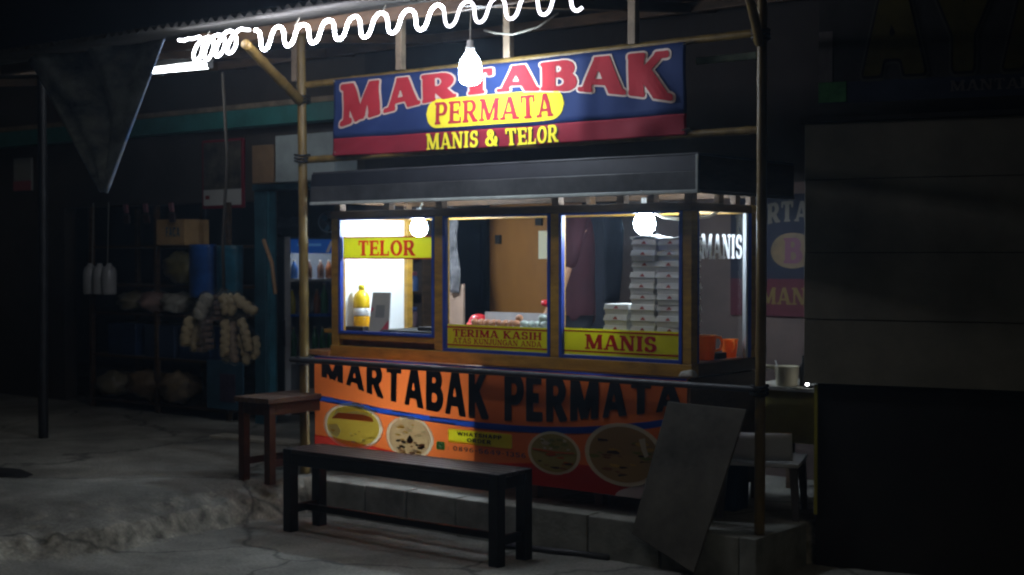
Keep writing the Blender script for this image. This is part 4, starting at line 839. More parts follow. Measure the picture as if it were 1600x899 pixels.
bx_('stretcher', black_wood, BX0 + 0.045, BX1 - 0.045, -0.37, -0.34, 0.105, 0.14)

# small wooden bench at the left
sb_ = thing('side_bench', 'narrow reddish wooden bench standing on the concrete left of the cart', 'bench', (-1.55, 0.1, 0.2))
SX0, SX1, SY0, SY1, SZ = -1.69, -1.42, -0.28, 0.55, 0.685
for x in (SX0 + 0.025, SX1 - 0.025):
    for y in (SY0 + 0.025, SY1 - 0.025): MB(sb_).box(x - 0.024, x + 0.024, y - 0.024, y + 0.024, 0.19, SZ - 0.03).build('leg', red_wood, sb_, bevel=0.003)
for x in (SX0 + 0.012, SX1 - 0.012): MB(sb_).box(x - 0.010, x + 0.010, SY0 + 0.05, SY1 - 0.05, SZ - 0.10, SZ - 0.031).build('apron', red_wood, sb_, bevel=0.003)
for y in (SY0 + 0.012, SY1 - 0.012): MB(sb_).box(SX0 + 0.05, SX1 - 0.05, y - 0.010, y + 0.010, SZ - 0.10, SZ - 0.031).build('apron', red_wood, sb_, bevel=0.003)
for k in range(5):
    w_ = (SX1 - SX0 + 0.03) / 5; x_ = SX0 - 0.015 + k * w_
    MB(sb_).box(x_ + 0.002, x_ + w_ - 0.002, SY0 - 0.02, SY1 + 0.02, SZ - 0.03, SZ).build('slat', M('stool_seat_wood', (0.09, 0.055, 0.038), 0.45, 0.35, 7, 0.15, stretch=(5, 0.5, 5)), sb_, bevel=0.003)
for x in (SX0 + 0.025, SX1 - 0.025): MB(sb_).box(x - 0.010, x + 0.010, SY0 + 0.05, SY1 - 0.05, 0.285, 0.325).build('stretcher', red_wood, sb_, bevel=0.003)

# leaning board, rod, loose plank
brd = MB(); q = [(0.885, -0.05, 0.16), (1.245, -0.07, 0.02), (1.456, 0.045, 0.79), (1.03, 0.045, 0.80)]
q = [Vector(p) for p in q]; nrm = (q[1] - q[0]).cross(q[3] - q[0]).normalized() * 0.016
brd.hexa([q[0], q[1], q[1] - nrm, q[0] - nrm, q[3], q[2], q[2] - nrm, q[3] - nrm])
tag(brd.build('leaning_board', plywood, bevel=0.003, origin=True), 'grey weathered plywood board leaning on the rail at the cart corner', 'board')
tag(MB().tube([(0.10, -0.105, 0.018), (0.45, -0.06, 0.018), (0.735, -0.02, 0.018)], 0.016, 10).build('iron_rod', dark_metal, smooth=True, origin=True), 'dark iron rod lying on the ground against the block wall', 'rod')
tag(MB().cbox((-2.86, 0.93, 0.213), (0.80, 0.16, 0.022), R(6)).build('loose_plank', M('pale_plank', (0.38, 0.36, 0.30), 0.7, 0.25, 6), bevel=0.003, origin=True), 'pale loose plank lying on the concrete behind the reddish bench', 'plank')
mb = MB(); n_ = 14; ring_ = [(-2.93 + 0.22 * math.cos(a) * (1 + 0.3 * mnoise.noise(Vector((math.cos(a), math.sin(a), 4)))), -1.0 + 0.10 * math.sin(a), 0.215 if False else 0) for a in [2 * math.pi * i / n_ for i in range(n_)]]
mb.add([(x, y, ground_z(x, y) + 0.006) for x, y, _ in ring_] + [(-2.93 + (x + 2.93) * 0.7, -1.0 + (y + 1.0) * 0.7, ground_z(x, y) + 0.022) for x, y, _ in ring_], [(i, (i + 1) % n_, n_ + (i + 1) % n_, n_ + i) for i in range(n_)] + [tuple(n_ + i for i in range(n_))])
tag(mb.build('floor_dark_patch', M('dark_patch_black', (0.015, 0.015, 0.016), 0.9), smooth=True, origin=True), 'flat black patch on the concrete in the left foreground', 'rag')  # thin dark irregular patch on the concrete

# ------------------------------------------------------------------ shop front goods on the left
# hanging blue cloth flag
fl = thing('hanging_cloth_banner', 'dark blue patterned cloth hanging in a point from the roof edge', 'banner', (-2.3, -0.8, 1.87))
FT0, FT1, FB = Vector((-3.05, -0.80, 2.70)), Vector((-1.66, -0.82, 2.685)), Vector((-2.315, -0.75, 1.87))
def flag(u, v):
    a = FT0.lerp(FT1, u); k = (1 - v); tgt = FB + Vector(((u - 0.5) * 0.06, 0, 0)); curve = k
    p = a.lerp(tgt, curve)
    bow = math.sin(math.pi * curve)
    p.y += (0.05 * math.sin(u * 15 + v * 2) * (0.3 + 0.7 * v) + 0.10 * bow * math.sin(u * 4)) * min(1, (1 - u) * 4)
    return p
flm = M('flag_cloth', (0.08, 0.15, 0.30), 0.6, 0.6, 3.2, 0.2, col2=(0.45, 0.52, 0.58), stretch=(1, 1, 1.6))
MB(fl).grid(flag, 44, 30, (0, 0.004, 0)).build('cloth', flm, fl, smooth=True)
MB(fl).tube([flag(1.0, v / 20) + Vector((0.002, 0, 0)) for v in range(21)], [0.015 - 0.0005 * v for v in range(21)], 6).build('lit_edge', M('lit_edge_pale', (0.50, 0.56, 0.60), 0.6, 0.3, 8, col2=(0.10, 0.22, 0.50)), fl, smooth=True)  # pale colour along the edge stands in for lamp light on the cloth

# poster
ps = thing('wall_poster', 'red framed dark picture poster high on the shop wall', 'poster', (-4.16, 1.70, 1.88))
MB(ps).box(-4.41, -3.91, 1.715, 1.735, 1.88, 2.43).build('frame', vinyl_red, ps, bevel=0.004)
MB(ps).box(-4.385, -3.935, 1.708, 1.7145, 1.905, 2.03).build('white_band', M('poster_white', (0.5, 0.5, 0.48), 0.5), ps)
MB(ps).box(-4.385, -3.935, 1.708, 1.7145, 2.0305, 2.41).build('picture', M('poster_picture', (0.03, 0.03, 0.03), 0.4, 0.6, 6, col2=(0.14, 0.12, 0.09)), ps)
MB(ps).box(-4.36, -4.31, 1.704, 1.7075, 1.955, 1.985).build('emblem', M('poster_dark_red', (0.2, 0.02, 0.02), 0.5), ps)
sgn = thing('small_sign', 'small white and pink notice on the dark shop wall at far left', 'sign', (-6.96, 1.7, 2.1))
MB(sgn).box(-7.10, -6.82, 1.725, 1.745, 2.10, 2.40).build('plate', M('notice_white', (0.30, 0.32, 0.32), 0.6), sgn)
MB(sgn).box(-7.10, -6.82, 1.72, 1.7245, 2.10, 2.19).build('pink_band', M('notice_pink', (0.40, 0.12, 0.16), 0.6), sgn)

def carton(x0, x1, y0, y1, z0, z1, mat, label, text=None, rz=0):
    t_ = thing('carton', label, 'carton', ((x0 + x1) / 2, (y0 + y1) / 2, z0))
    MB(t_).box(x0, x1, y0, y1, z0, z1).build('box_body', mat, t_, bevel=0.004)
    MB(t_).box(x0 + 0.01, x1 - 0.01, (y0 + y1) / 2 - 0.025, (y0 + y1) / 2 + 0.025, z1 + 0.0005, z1 + 0.0015).build('tape', M('packing_tape', (0.3, 0.22, 0.12), 0.3), t_)
    if text: put_text('lettering', text, M('carton_ink', (0.02, 0.10, 0.14), 0.6), t_, lambda u, v: Vector((x0 + (0.34 + 0.5 * u) * (x1 - x0), y0 - 0.002, z0 + (0.32 + 0.38 * v) * (z1 - z0))), t_, T=0.12, t=0.09, serif=False, N=16)
    return t_
kraft = M('kraft_card', (0.42, 0.26, 0.11), 0.7, 0.15, 6); white_ct = M('white_carton', (0.30, 0.34, 0.34), 0.6, 0.2, 5)
# tall rack carrying goods in the open shopfront
before_rack = set(C.objects)
rk = thing('goods_rack', 'tall dark goods rack standing in the open shopfront', 'rack', (-4.9, 2.2, 0.2))
for z in (0.28, 0.66, 1.02, 1.26, 1.585): MB(rk).box(-5.75, -3.95, 1.95, 2.45, z - 0.02, z).build('shelf', brown_wood, rk)
for x in (-5.76, -4.87, -3.98):
    for y in (1.96, 2.44): MB(rk).box(x - 0.018, x + 0.018, y - 0.018, y + 0.018, 0.2, 1.92).build('upright', brown_wood, rk)
carton(-4.80, -4.44, 1.90, 2.15, 1.587, 1.795, kraft, 'open lettered brown carton on the top shelf of the goods rack', 'FACA')
def sack(c, r, mat, label, name='sack', cat='sack', seed=0):
    return tag(MB().ball(c, r, 20, 14, 0.35, seed).build(name, mat, smooth=True, origin=True), label, cat, 'packed goods on the shop rack')
clear_pack = M('cloudy_plastic', (0.34, 0.33, 0.28), 0.25, 0.4, 12, 0.3, spec=0.8); yel_pack = M('yellow_pack', (0.17, 0.15, 0.06), 0.3, 0.5, 8, 0.3, spec=0.8)
pink_pack = M('pinkish_pack', (0.30, 0.20, 0.17), 0.3, 0.4, 9, 0.3, spec=0.8); blue_pack = M('blue_pack', (0.012, 0.028, 0.075), 0.35, 0.4, 7, 0.3)
sack((-4.53, 1.97, 1.40), (0.20, 0.13, 0.13), yel_pack, 'pale yellow plastic wrapped pack on the rack below the lettered carton', seed=1)
sack((-4.92, 2.0, 1.12), (0.17, 0.14, 0.09), pink_pack, 'pinkish soft pack lying on the middle shelf of the rack', seed=2)
sack((-4.62, 1.98, 1.115), (0.14, 0.13, 0.085), clear_pack, 'silvery clear pack on the middle shelf beside the pinkish pack', seed=3)
sack((-5.25, 2.02, 1.115), (0.16, 0.14, 0.085), M('olive_pack', (0.16, 0.14, 0.09), 0.4, 0.4, 8), 'olive soft pack at the left of the middle shelf', seed=4)
for k, (x, z, m_, lb) in enumerate(((-5.35, 0.66, blue_pack, 'dark blue carton left on the lower middle shelf'), (-4.85, 0.66, M('dark_blue_card', (0.02, 0.035, 0.07), 0.6, 0.3, 6), 'near black blue carton in the lower middle shelf'), (-4.40, 0.66, blue_pack, 'dark blue carton at the right of the lower middle shelf'))):
    carton(x - 0.19, x + 0.19, 1.96, 2.30, z + 0.002, z + 0.27, m_, lb)
sack((-4.62, 1.99, 0.43), (0.18, 0.15, 0.13), M('tan_pack', (0.24, 0.17, 0.10), 0.4, 0.4, 7, 0.3), 'tan pack on the lowest shelf of the rack', seed=6)
sack((-5.05, 2.0, 0.42), (0.19, 0.15, 0.12), M('brown_pack', (0.16, 0.11, 0.06), 0.5, 0.4, 7, 0.3), 'brown pack on the lowest shelf left of the tan pack', seed=7)
sack((-5.50, 2.0, 0.41), (0.17, 0.14, 0.11), M('olive_pack', ()), 'olive pack at the left end of the lowest shelf', seed=8)
for o in C.objects:
    if o not in before_rack and o.parent is None: o.location.y -= 0.34
# strings of sachets and bottle pack
jg = thing('bottle_pack', 'pack of white bottles hanging on cords in the dark shopfront', 'bottle pack', (-5.46, 1.66, 1.18))
for k in range(3):
    MB(jg).lathe([(0.055, 0), (0.062, 0.01), (0.062, 0.19), (0.05, 0.225), (0.025, 0.245), (0.022, 0.262)], (-5.60 + 0.13 * k, 1.66, 1.175), 14).build('bottle', M('white_bottle', (0.42, 0.43, 0.43), 0.25, 0.1, 8, spec=0.8), jg, smooth=True)
for x in (-5.57, -5.36): MB(jg).tube([(x, 1.66, 1.43), (x + 0.02, 1.66, 1.95)], 0.004, 5).build('cord', wire_m, jg)
for k, x in enumerate((-5.12, -4.86, -4.53)):
    sc_ = thing('sachet_string', '%s hanging string of pink sachets from the left under the shop lintel' % NTH[k], 'sachet string', (x, 1.70, 1.58), 0, 'sachet strings under the lintel')
    for j in range(2): MB(sc_).cbox((x + 0.01 * (j % 2), 1.70, 1.89 - j * 0.085), (0.075, 0.018, 0.075), R(15 * (j % 3 - 1)), R(8)).build('sachet', M('sachet_pink', (0.35, 0.16, 0.20), 0.22, 0.5, 15, 0.2, spec=0.9) if j == 0 else M('sachet_dark', (0.05, 0.03, 0.03), 0.4, 0.4, 12), sc_, bevel=0.006)
jg.location.y -= 0.17
for o in C.objects:
    if o.name.startswith('sachet_string'): o.location.y -= 0.2
# blue packs hanging right of the rack
for k, (x, z, w, h, lb) in enumerate(((-4.16, 1.38, 0.26, 0.42, 'bright blue plastic pack hanging behind the cracker bags'), (-3.84, 1.34, 0.24, 0.48, 'teal blue plastic pack hanging nearest the teal door frame'))):
    o = MB().grid(lambda u, v: Vector((x - w / 2 + u * w, 1.48 - 0.05 * math.sin(math.pi * u) * (1 + 0.2 * math.sin(v * 9)), z - h / 2 + v * h)), 12, 16, (0, 0.06, 0)).build('hanging_pack', M('blue_plastic', (0.015, 0.075, 0.28), 0.3, 0.5, 7, 0.3, spec=0.7) if k == 0 else M('teal_plastic', (0.015, 0.09, 0.14), 0.3, 0.5, 7, 0.3), smooth=True, origin=True)
    tag(o, lb, 'pack')
pst = thing('blue_poster', 'pale blue printed poster low beside the shop rack', 'poster', (-3.93, 1.66, 0.32))
MB(pst).box(-4.14, -3.72, 1.65, 1.665, 0.30, 0.68).build('sheet', M('poster_blue', (0.05, 0.12, 0.18), 0.5, 0.3, 5), pst)
MB(pst).box(-3.98, -3.80, 1.645, 1.6495, 0.36, 0.58).build('print', M('poster_print', (0.08, 0.06, 0.10), 0.5, 0.5, 9), pst)
pst.location.y -= 0.12
# cracker bags
cream = M('cracker', (0.46, 0.37, 0.21), 0.6, 0.2, 18, 0.3); pinkc = M('pink_cracker', (0.17, 0.12, 0.10), 0.6, 0.25, 18, 0.3)
CX, CY = -3.37, 1.05
def cracker_bag(a, b, r, mat, label, spiral, dy):
    """one narrow bag from a to b; a, b = (sideways, height), sideways measured across the view of the street"""
    A = Vector((CX + a[0] * 0.79, CY + a[0] * 0.61 + dy, a[1])); B = Vector((CX + b[0] * 0.79, CY + b[0] * 0.61 + dy, b[1]))
    t_ = thing('cracker_bag', label, 'snack bag', B, 0, 'bags of crackers hanging from one cord'); L = (A - B).length; n = max(24, int(L / 0.004))
    def at(f, ph=0.0, w=0.0): p = A.lerp(B, f); return p + Vector((w * math.cos(ph), w * math.sin(ph), 0)) + Vector((0.012, 0.008, 0)) * math.sin(f * 3.0 + a[0] * 40)
    if spiral: MB(t_).tube([at(0.06 + 0.9 * i / n, i * 0.42, r * 0.12) for i in range(n + 1)], [r * (0.82 + 0.08 * math.sin(i * 0.84)) * min(1, 0.5 + i / 8, 0.5 + (n - i) / 8) for i in range(n + 1)], 10).build('cracker', mat, t_, smooth=True)
    else:
        k_ = 5
        for q in range(k_): c_ = at(0.12 + 0.8 * q / (k_ - 1)); MB(t_).cbox(c_, (r * 1.5, r * 1.2, L * 0.8 / k_ * 0.85), R(25 * q + 40 * a[0]), R(7 * (q % 3 - 1))).build('cracker', mat, t_, bevel=0.008)
    knot = Vector((CX, CY, 1.27))
    MB(t_).tube([knot, at(-0.10), at(0.0), at(0.1), at(0.4), at(0.75), at(0.97), at(1.03)], [0.004, 0.007, r * 0.8, r * 1.08, r * 1.12, r * 1.10, r * 0.95, r * 0.3], 12).build('plastic_bag', plastic_wrap, t_, smooth=True)
CR = [((0.02, 1.23), (0.07, 1.07), 0.041, cream, 'upper cream cracker roll just right of the knot', 1, -.06), ((0.06, 1.23), (0.125, 1.07), 0.041, cream, 'second upper cream cracker roll right of the knot', 1, -.05), ((0.09, 1.22), (0.25, 1.08), 0.046, cream, 'upper cream cracker roll tilted furthest right', 1, -.02),
      ((-0.05, 1.22), (-0.17, 1.04), 0.055, clear_pack, 'shiny clear cracker bag slanting left from the knot', 1, -.05), ((-0.01, 1.22), (-0.06, 1.03), 0.058, pinkc, 'dark pinkish cracker bag under the knot', 0, -.01),
      ((-0.23, 1.06), (-0.285, 0.84), 0.047, cream, 'leftmost lower cream cracker roll', 1, 0.0), ((-0.26, 1.02), (-0.235, 0.80), 0.046, cream, 'second lower cream cracker roll from the left', 1, .05), ((-0.14, 1.04), (-0.13, 0.80), 0.046, pinkc, 'lower pinkish cracker bag left of the middle', 0, -.03), ((-0.06, 1.05), (-0.07, 0.82), 0.047, pinkc, 'lower pinkish cracker bag in the middle', 0, -.06),
      ((0.03, 1.05), (0.055, 0.76), 0.040, cream, 'long spiral cracker roll hanging in the middle', 1, -.05), ((0.00, 0.98), (-0.02, 0.72), 0.039, M('dim_cracker', (0.22, 0.19, 0.12), 0.6, 0.2, 18), 'dim spiral cracker roll behind the middle ones', 1, .04), ((0.09, 1.04), (0.09, 0.71), 0.037, M('tan_cracker', (0.27, 0.20, 0.14), 0.6, 0.2, 18), 'tan spiral cracker roll right of the middle', 1, -.02),
      ((0.15, 1.06), (0.205, 0.80), 0.039, cream, 'spiral cracker roll at the right edge of the bunch', 1, -.04), ((0.12, 0.95), (0.14, 0.705), 0.037, cream, 'lowest hanging cream spiral cracker roll', 1, .02), ((0.18, 0.92), (0.20, 0.74), 0.039, cream, 'short lower cracker roll at the right', 1, .04)]
for c_ in CR: cracker_bag(*c_)
tag(MB().tube([(CX, CY, 1.27), (CX - 0.01, CY, 1.6), (CX + 0.02, CY + 0.02, 2.2), (CX, CY, 2.83)], 0.012, 8).build('hanging_rope', M('dark_cord', (0.07, 0.06, 0.05), 0.8), smooth=True, origin=True), 'grey cord holding up the bunch of cracker bags', 'cord')
tag(MB().tube([(-3.33, 1.40, 1.62), (-3.22, 1.38, 1.45), (-3.16, 1.36, 1.22)], 0.015, 8).build('broom_handle', M('orange_stick', (0.36, 0.20, 0.10), 0.5, 0.3, 9), smooth=True, origin=True), 'orange brown stick hanging beside the teal door frame', 'stick')

# fridge
fr = thing('drinks_fridge', 'glass door drinks fridge with blue lit header in the shop doorway', 'fridge', (-3.90, 2.14, 0.2), R(60))
FW, FD, FH = 0.56, 0.55, 1.455      # local: x to the right along the front, front at y = 0, body towards +y
grey_f = M('fridge_frame_grey', (0.42, 0.43, 0.44), 0.4, 0.1, 5); dark_f = M('fridge_black', (0.008, 0.008, 0.009), 0.4)
MB().box(0, 0.03, 0.03, FD, 0, FH).build('side_panel', dark_f, fr, bevel=0.004); MB().box(FW - 0.03, FW, 0.03, FD, 0, FH).build('side_panel', dark_f, fr, bevel=0.004)
MB().box(0.031, FW - 0.031, FD - 0.03, FD, 0, FH).build('back_panel', M('fridge_inner', (0.25, 0.27, 0.28), 0.5), fr)
MB().box(0.031, FW - 0.031, 0.03, FD - 0.031, 0, 0.16).build('base', dark_f, fr); MB().box(0.031, FW - 0.031, 0.03, FD - 0.031, FH - 0.04, FH).build('top', dark_f, fr)
hd = MB().box(0.05, FW, -0.01, 0.028, FH - 0.135, FH - 0.02).build('header', M('header_blue', (0.01, 0.09, 0.42), 0.3, emit=0.22), fr)
for k in range(2): MB().hexa([(.34 + .07 * k, -.012, FH - .125), (.365 + .07 * k, -.012, FH - .125), (.365 + .07 * k, -.0105, FH - .125), (.34 + .07 * k, -.0105, FH - .125), (.38 + .05 * k, -.012, FH - .035), (.40 + .05 * k, -.012, FH - .035), (.40 + .05 * k, -.0105, FH - .035), (.38 + .05 * k, -.0105, FH - .035)]).build('header_print', M('header_white', (0.5, 0.45, 0.42), 0.4, emit=0.12), hd)
MB().box(0.10, 0.30, -0.012, -0.0105, FH - 0.075, FH - 0.055).build('header_print', M('header_light_blue', (0.10, 0.28, 0.6), 0.4, emit=0.2), hd)
dr = MB().box(0.0, 0.045, -0.012, 0.028, 0.0, FH).build('door', grey_f, fr, bevel=0.003)
MB().box(FW - 0.03, FW, -0.012, 0.028, 0.02, FH - 0.137).build('stile', grey_f, dr); MB().box(0.046, FW - 0.031, -0.012, 0.028, 0.42, 0.45).build('rail', grey_f, dr)
MB().box(0.046, FW - 0.031, -0.005, 0.0, 0.451, FH - 0.137).build('glass', clear, dr); MB().box(0.046, FW - 0.031, -0.006, 0.026, 0.02, 0.419).build('lower_panel', M('fridge_lower', (0.10, 0.105, 0.11), 0.3, 0.2, 4), dr)
MB().tube([(-0.012, -0.012, 0.56), (-0.014, -0.035, 0.58), (-0.014, -0.035, 0.76), (-0.012, -0.012, 0.78)], 0.010, 8).build('handle', dark_f, dr, smooth=True)
for z, m_ in ((0.45, grey_f), (0.80, M('shelf_blue', (0.02, 0.10, 0.40), 0.4)), (1.09, grey_f)): MB().box(0.046, FW - 0.05, 0.03, FD - 0.04, z, z + 0.022).build('shelf', m_, fr)
MB().tube([(0.07, 0.06, FH - 0.075), (FW - 0.06, 0.06, FH - 0.075)], 0.008, 8).build('added_fridge_light', emitter('added_fridge_light_white', (0.85, 0.93, 1.0), 60.0), fr)  # added light, unseen behind the header, to brighten the drinks
# drinks on the shelves, placed in the fridge frame
fm = fr.matrix_basis.copy()
def inside(x, y, z): return Vector((-3.90, 2.14, 0.2)) + Vector((x * math.cos(R(60)) - y * math.sin(R(60)), x * math.sin(R(60)) + y * math.cos(R(60)), z))
bcol = {'green': (0.02, 0.14, 0.04), 'amber': (0.22, 0.07, 0.02), 'yellow': (0.50, 0.42, 0.03), 'blue': (0.03, 0.10, 0.30), 'brown': (0.12, 0.06, 0.04), 'white': (0.4, 0.4, 0.38)}
capm = M('bottle_cap', (0.5, 0.45, 0.35), 0.4)
def bottle(x, z, col, h, label):
    t_ = thing('drink_bottle', label, 'bottle', inside(x, 0.09, z), 0, 'drinks in the fridge')
    MB().lathe([(0.027, 0), (0.030, 0.006), (0.030, h * 0.58), (0.022, h * 0.74), (0.012, h * 0.86), (0.012, h * 0.95)], n=12).build('body', M('drink_' + col, bcol[col], 0.15, spec=0.7), t_, smooth=True)
    MB().lathe([(0.014, h * 0.951), (0.014, h), (0.011, h * 1.005)], n=10).build('cap', capm, t_, smooth=True)
for k, (c_, x) in enumerate((('green', .09), ('amber', .17), ('green', .27), ('green', .335), ('green', .40), ('green', .465))): bottle(x, 0.473, c_, 0.24, '%s drink bottle from the left on the lowest fridge shelf' % NTH[k])
for k, (c_, x, h) in enumerate((('yellow', .08, .2), ('brown', .20, .16), ('amber', .29, .2), ('green', .35, .25), ('blue', .42, .18), ('white', .475, .2))): bottle(x, 0.823, c_, h, '%s drink bottle from the left on the blue fridge shelf' % NTH[k])
for k, (c_, x) in enumerate((('blue', .10), ('brown', .22), ('brown', .32), ('amber', .39), ('brown', .46))): bottle(x, 1.113, c_, 0.15, '%s small drink bottle from the left on the top fridge shelf' % NTH[k])
o = MB().ball(inside(0.14, 0.25, FH + 0.075), (0.17, 0.15, 0.085), 16, 10, 0.5, 11).build('black_bag', black_rubber, smooth=True, origin=True); tag(o, 'lumpy black bag on top of the drinks fridge', 'bag')
pl = thing('desk_fan', 'small pale blue desk fan on top of the drinks fridge', 'fan', inside(0.42, 0.2, FH + 0.002), R(50))
MB().lathe([(0.07, 0), (0.07, 0.012), (0.015, 0.02), (0.012, 0.06)], n=16).build('base', dark_f, pl, smooth=True)
mb = MB(); mb.tube([(0.085 * math.cos(a), -0.02, 0.125 + 0.085 * math.sin(a)) for a in [R(i * 15) for i in range(25)]], 0.006, 6); mb.build('guard', M('fan_grey', (0.3, 0.35, 0.38), 0.4), pl, smooth=True)
mb = MB()
for k in range(3):
    a = R(120 * k + 20); ca, sa = math.cos(a), math.sin(a); mb.add([(0, -0.01, 0.125), (0.075 * ca - 0.02 * sa, -0.004, 0.125 + 0.075 * sa + 0.02 * ca), (0.08 * ca, -0.012, 0.125 + 0.08 * sa), (0.07 * ca + 0.03 * sa, -0.018, 0.125 + 0.07 * sa - 0.03 * ca)], [(0, 1, 2, 3)])
mb.build('blades', M('fan_blue', (0.15, 0.28, 0.38), 0.3), pl); MB().ball((0, 0.0, 0.125), (0.03, 0.045, 0.03), 12, 8).build('motor', dark_f, pl, smooth=True)
carton(-3.33, -2.70, 1.52, 1.85, 2.052, 2.40, white_ct, 'large white printed carton on the lintel above the shop doorway')
for k, (x, z, w) in enumerate(((-3.20, 2.30, 0.10), (-2.86, 2.28, 0.12), (-3.12, 2.13, 0.16))): pass
carton(-3.60, -3.36, 1.53, 1.80, 2.052, 2.34, M('brown_carton', (0.20, 0.12, 0.06), 0.7, 0.2, 5), 'brown carton on the lintel left of the white carton')
# things inside the shop, seen through the left pane
ct = thing('jar_shelf', 'narrow dark shelf of jars on the wall left of the navy door', 'shelf', (-2.2, 1.6, 1.0))
for z in (1.0, 1.25, 1.5): MB(ct).box(-2.55, -1.92, 1.58, 1.748, z - 0.015, z).build('board', brown_wood, ct)
MB(ct).box(-2.57, -2.552, 1.58, 1.748, 0.9, 1.75).build('side', brown_wood, ct); MB(ct).box(-1.918, -1.90, 1.58, 1.748, 0.9, 1.75).build('side', brown_wood, ct)
jc = [(0.20, 0.25, 0.35), (0.10, 0.18, 0.40), (0.22, 0.14, 0.16), (0.3, 0.3, 0.32)]
for k in range(9):
    x = -2.46 + (k % 3) * 0.19; z = (1.0, 1.25, 1.5)[k // 3]
    t_ = thing('jar', '%s jar from the left on the %s board of the jar shelf' % (NTH[k % 3], ('lowest', 'middle', 'top')[k // 3]), 'jar', (x, 1.655, z), 0, 'jars on the wall shelf')
    MB().lathe([(0.045, 0), (0.05, 0.01), (0.05, 0.09), (0.04, 0.11)], n=14).build('body', M('jar_%d' % (k % 4), jc[k % 4], 0.2, 0.3, 15, spec=0.8), t_, smooth=True)
    MB().lathe([(0.043, 0.1105), (0.043, 0.135), (0.038, 0.138)], n=14).build('lid', M('jar_lid_%d' % (k % 2), ((0.08, 0.12, 0.3), (0.3, 0.1, 0.12))[k % 2], 0.4), t_, smooth=True)

# ------------------------------------------------------------------ right: wall banner, table, chair, closed stall
wb = thing('wall_banner', 'blue and red martabak cloth banner on the wall right of the cart', 'banner', (0.78, 1.735, 1.145))
def wy(x, s=0.0): return 1.730 + 0.006 * math.sin(x * 14) - s
wfn = lambda x0, x1, z0, z1, s: (lambda u, v: (lambda x: Vector((x, wy(x, s), z0 + v * (z1 - z0))))(x0 + u * (x1 - x0)))
MB(wb).grid(wfn(0.43, 1.25, 1.365, 1.86, 0), 40, 6, (0, 0.002, 0)).build('banner_sheet', M('cloth_navy', (0.004, 0.006, 0.017), 0.8, 0.2, 4), wb); MB(wb).grid(wfn(0.43, 1.25, 1.145, 1.3648, 0), 40, 4, (0, 0.002, 0)).build('banner_hem', M('cloth_maroon', (0.050, 0.004, 0.011), 0.8, 0.2, 4), wb)
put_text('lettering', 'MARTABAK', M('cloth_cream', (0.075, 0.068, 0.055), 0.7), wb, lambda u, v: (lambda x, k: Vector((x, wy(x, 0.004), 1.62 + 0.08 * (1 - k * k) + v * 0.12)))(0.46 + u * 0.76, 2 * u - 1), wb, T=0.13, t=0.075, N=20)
mb = MB(wb); mb.add([Vector((0.84, wy(0.84, 0.004), 1.53))] + [Vector((0.84 + 0.14 * math.cos(R(12 * i)), wy(0.84 + 0.14 * math.cos(R(12 * i)), 0.004), 1.53 + 0.105 * math.sin(R(12 * i)))) for i in range(30)], [(0, 1 + (i + 1) % 30, 1 + i) for i in range(30)])
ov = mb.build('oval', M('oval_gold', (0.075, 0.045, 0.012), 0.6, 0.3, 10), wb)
put_text('lettering', 'B', M('letter_purple', (0.07, 0.008, 0.03), 0.6), ov, lambda u, v: (lambda x: Vector((x, wy(x, 0.009), 1.455 + v * 0.15)))(0.79 + u * 0.11), wb, T=0.13, t=0.075)
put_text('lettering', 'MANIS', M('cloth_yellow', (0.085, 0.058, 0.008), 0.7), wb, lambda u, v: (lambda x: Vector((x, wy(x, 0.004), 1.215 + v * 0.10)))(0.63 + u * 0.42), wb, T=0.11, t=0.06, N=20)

tb = thing('side_table', 'olive fronted table with pale top between the cart and dark stall', 'table', (1.35, 1.2, 0.2))
MB(tb).box(0.95, 1.75, 0.95, 1.45, 0.79, 0.812).build('top', M('table_top', (0.5, 0.48, 0.42), 0.5, 0.1, 5), tb, bevel=0.003)
MB(tb).box(1.0, 1.70, 0.97, 0.985, 0.52, 0.789).build('front_panel', M('olive_panel', (0.30, 0.24, 0.05), 0.6, 0.2, 4), tb)
for x in (0.99, 1.70):
    for y in (1.0, 1.41): MB(tb).box(x - 0.02, x + 0.02, y - 0.013, y + 0.02, 0.2, 0.789 if y > 1.1 else 0.519).build('leg', brown_wood, tb)
scp = thing('dipper', 'cream plastic water dipper with long handle on the side table', 'dipper', (1.165, 1.02, 0.813), R(200))
crm = M('cream_plastic', (0.62, 0.56, 0.40), 0.35)
MB().lathe([(0.055, 0), (0.058, 0.004), (0.064, 0.10), (0.070, 0.104), (0.062, 0.104), (0.054, 0.008)], n=20).build('cup', crm, scp, smooth=True)
MB().tube([(0.06, 0, 0.095), (0.12, 0, 0.10), (0.20, 0, 0.104)], [0.013, 0.011, 0.012], 8).build('handle', crm, scp, smooth=True)
tag(MB().tube([(1.135, 1.02, 0.83), (1.10, 1.015, 0.945)], 0.004, 6).build('drinking_straw', vinyl_white, origin=True), 'white straw sticking out of the cream dipper', 'straw')
lp = thing('small_lamp', 'tiny lit white lamp on the right end of the side table', 'lamp', (1.305, 0.985, 0.813))
MB(lp).box(1.285, 1.325, 0.97, 1.0, 0.8125, 0.822).build('base', black_rubber, lp); MB(lp).ball((1.305, 0.975, 0.832), 0.009, 10, 6).build('light', emitter('small_led', (0.95, 0.98, 1.0), 14.0), lp, smooth=True)
tag(MB().lathe([(0.02, 0), (0.024, 0.01), (0.024, 0.10), (0.012, 0.13), (0.012, 0.16)], (1.245, 1.06, 0.813), 12).build('dark_bottle', black_rubber, smooth=True, origin=True), 'dark bottle behind the cream dipper on the side table', 'bottle')
ch = thing('plastic_chair', 'white plastic chair in front of the olive table panel', 'chair', (1.24, 0.62, 0.2), R(200))
wpl = M('white_plastic', (0.62, 0.62, 0.64), 0.4)
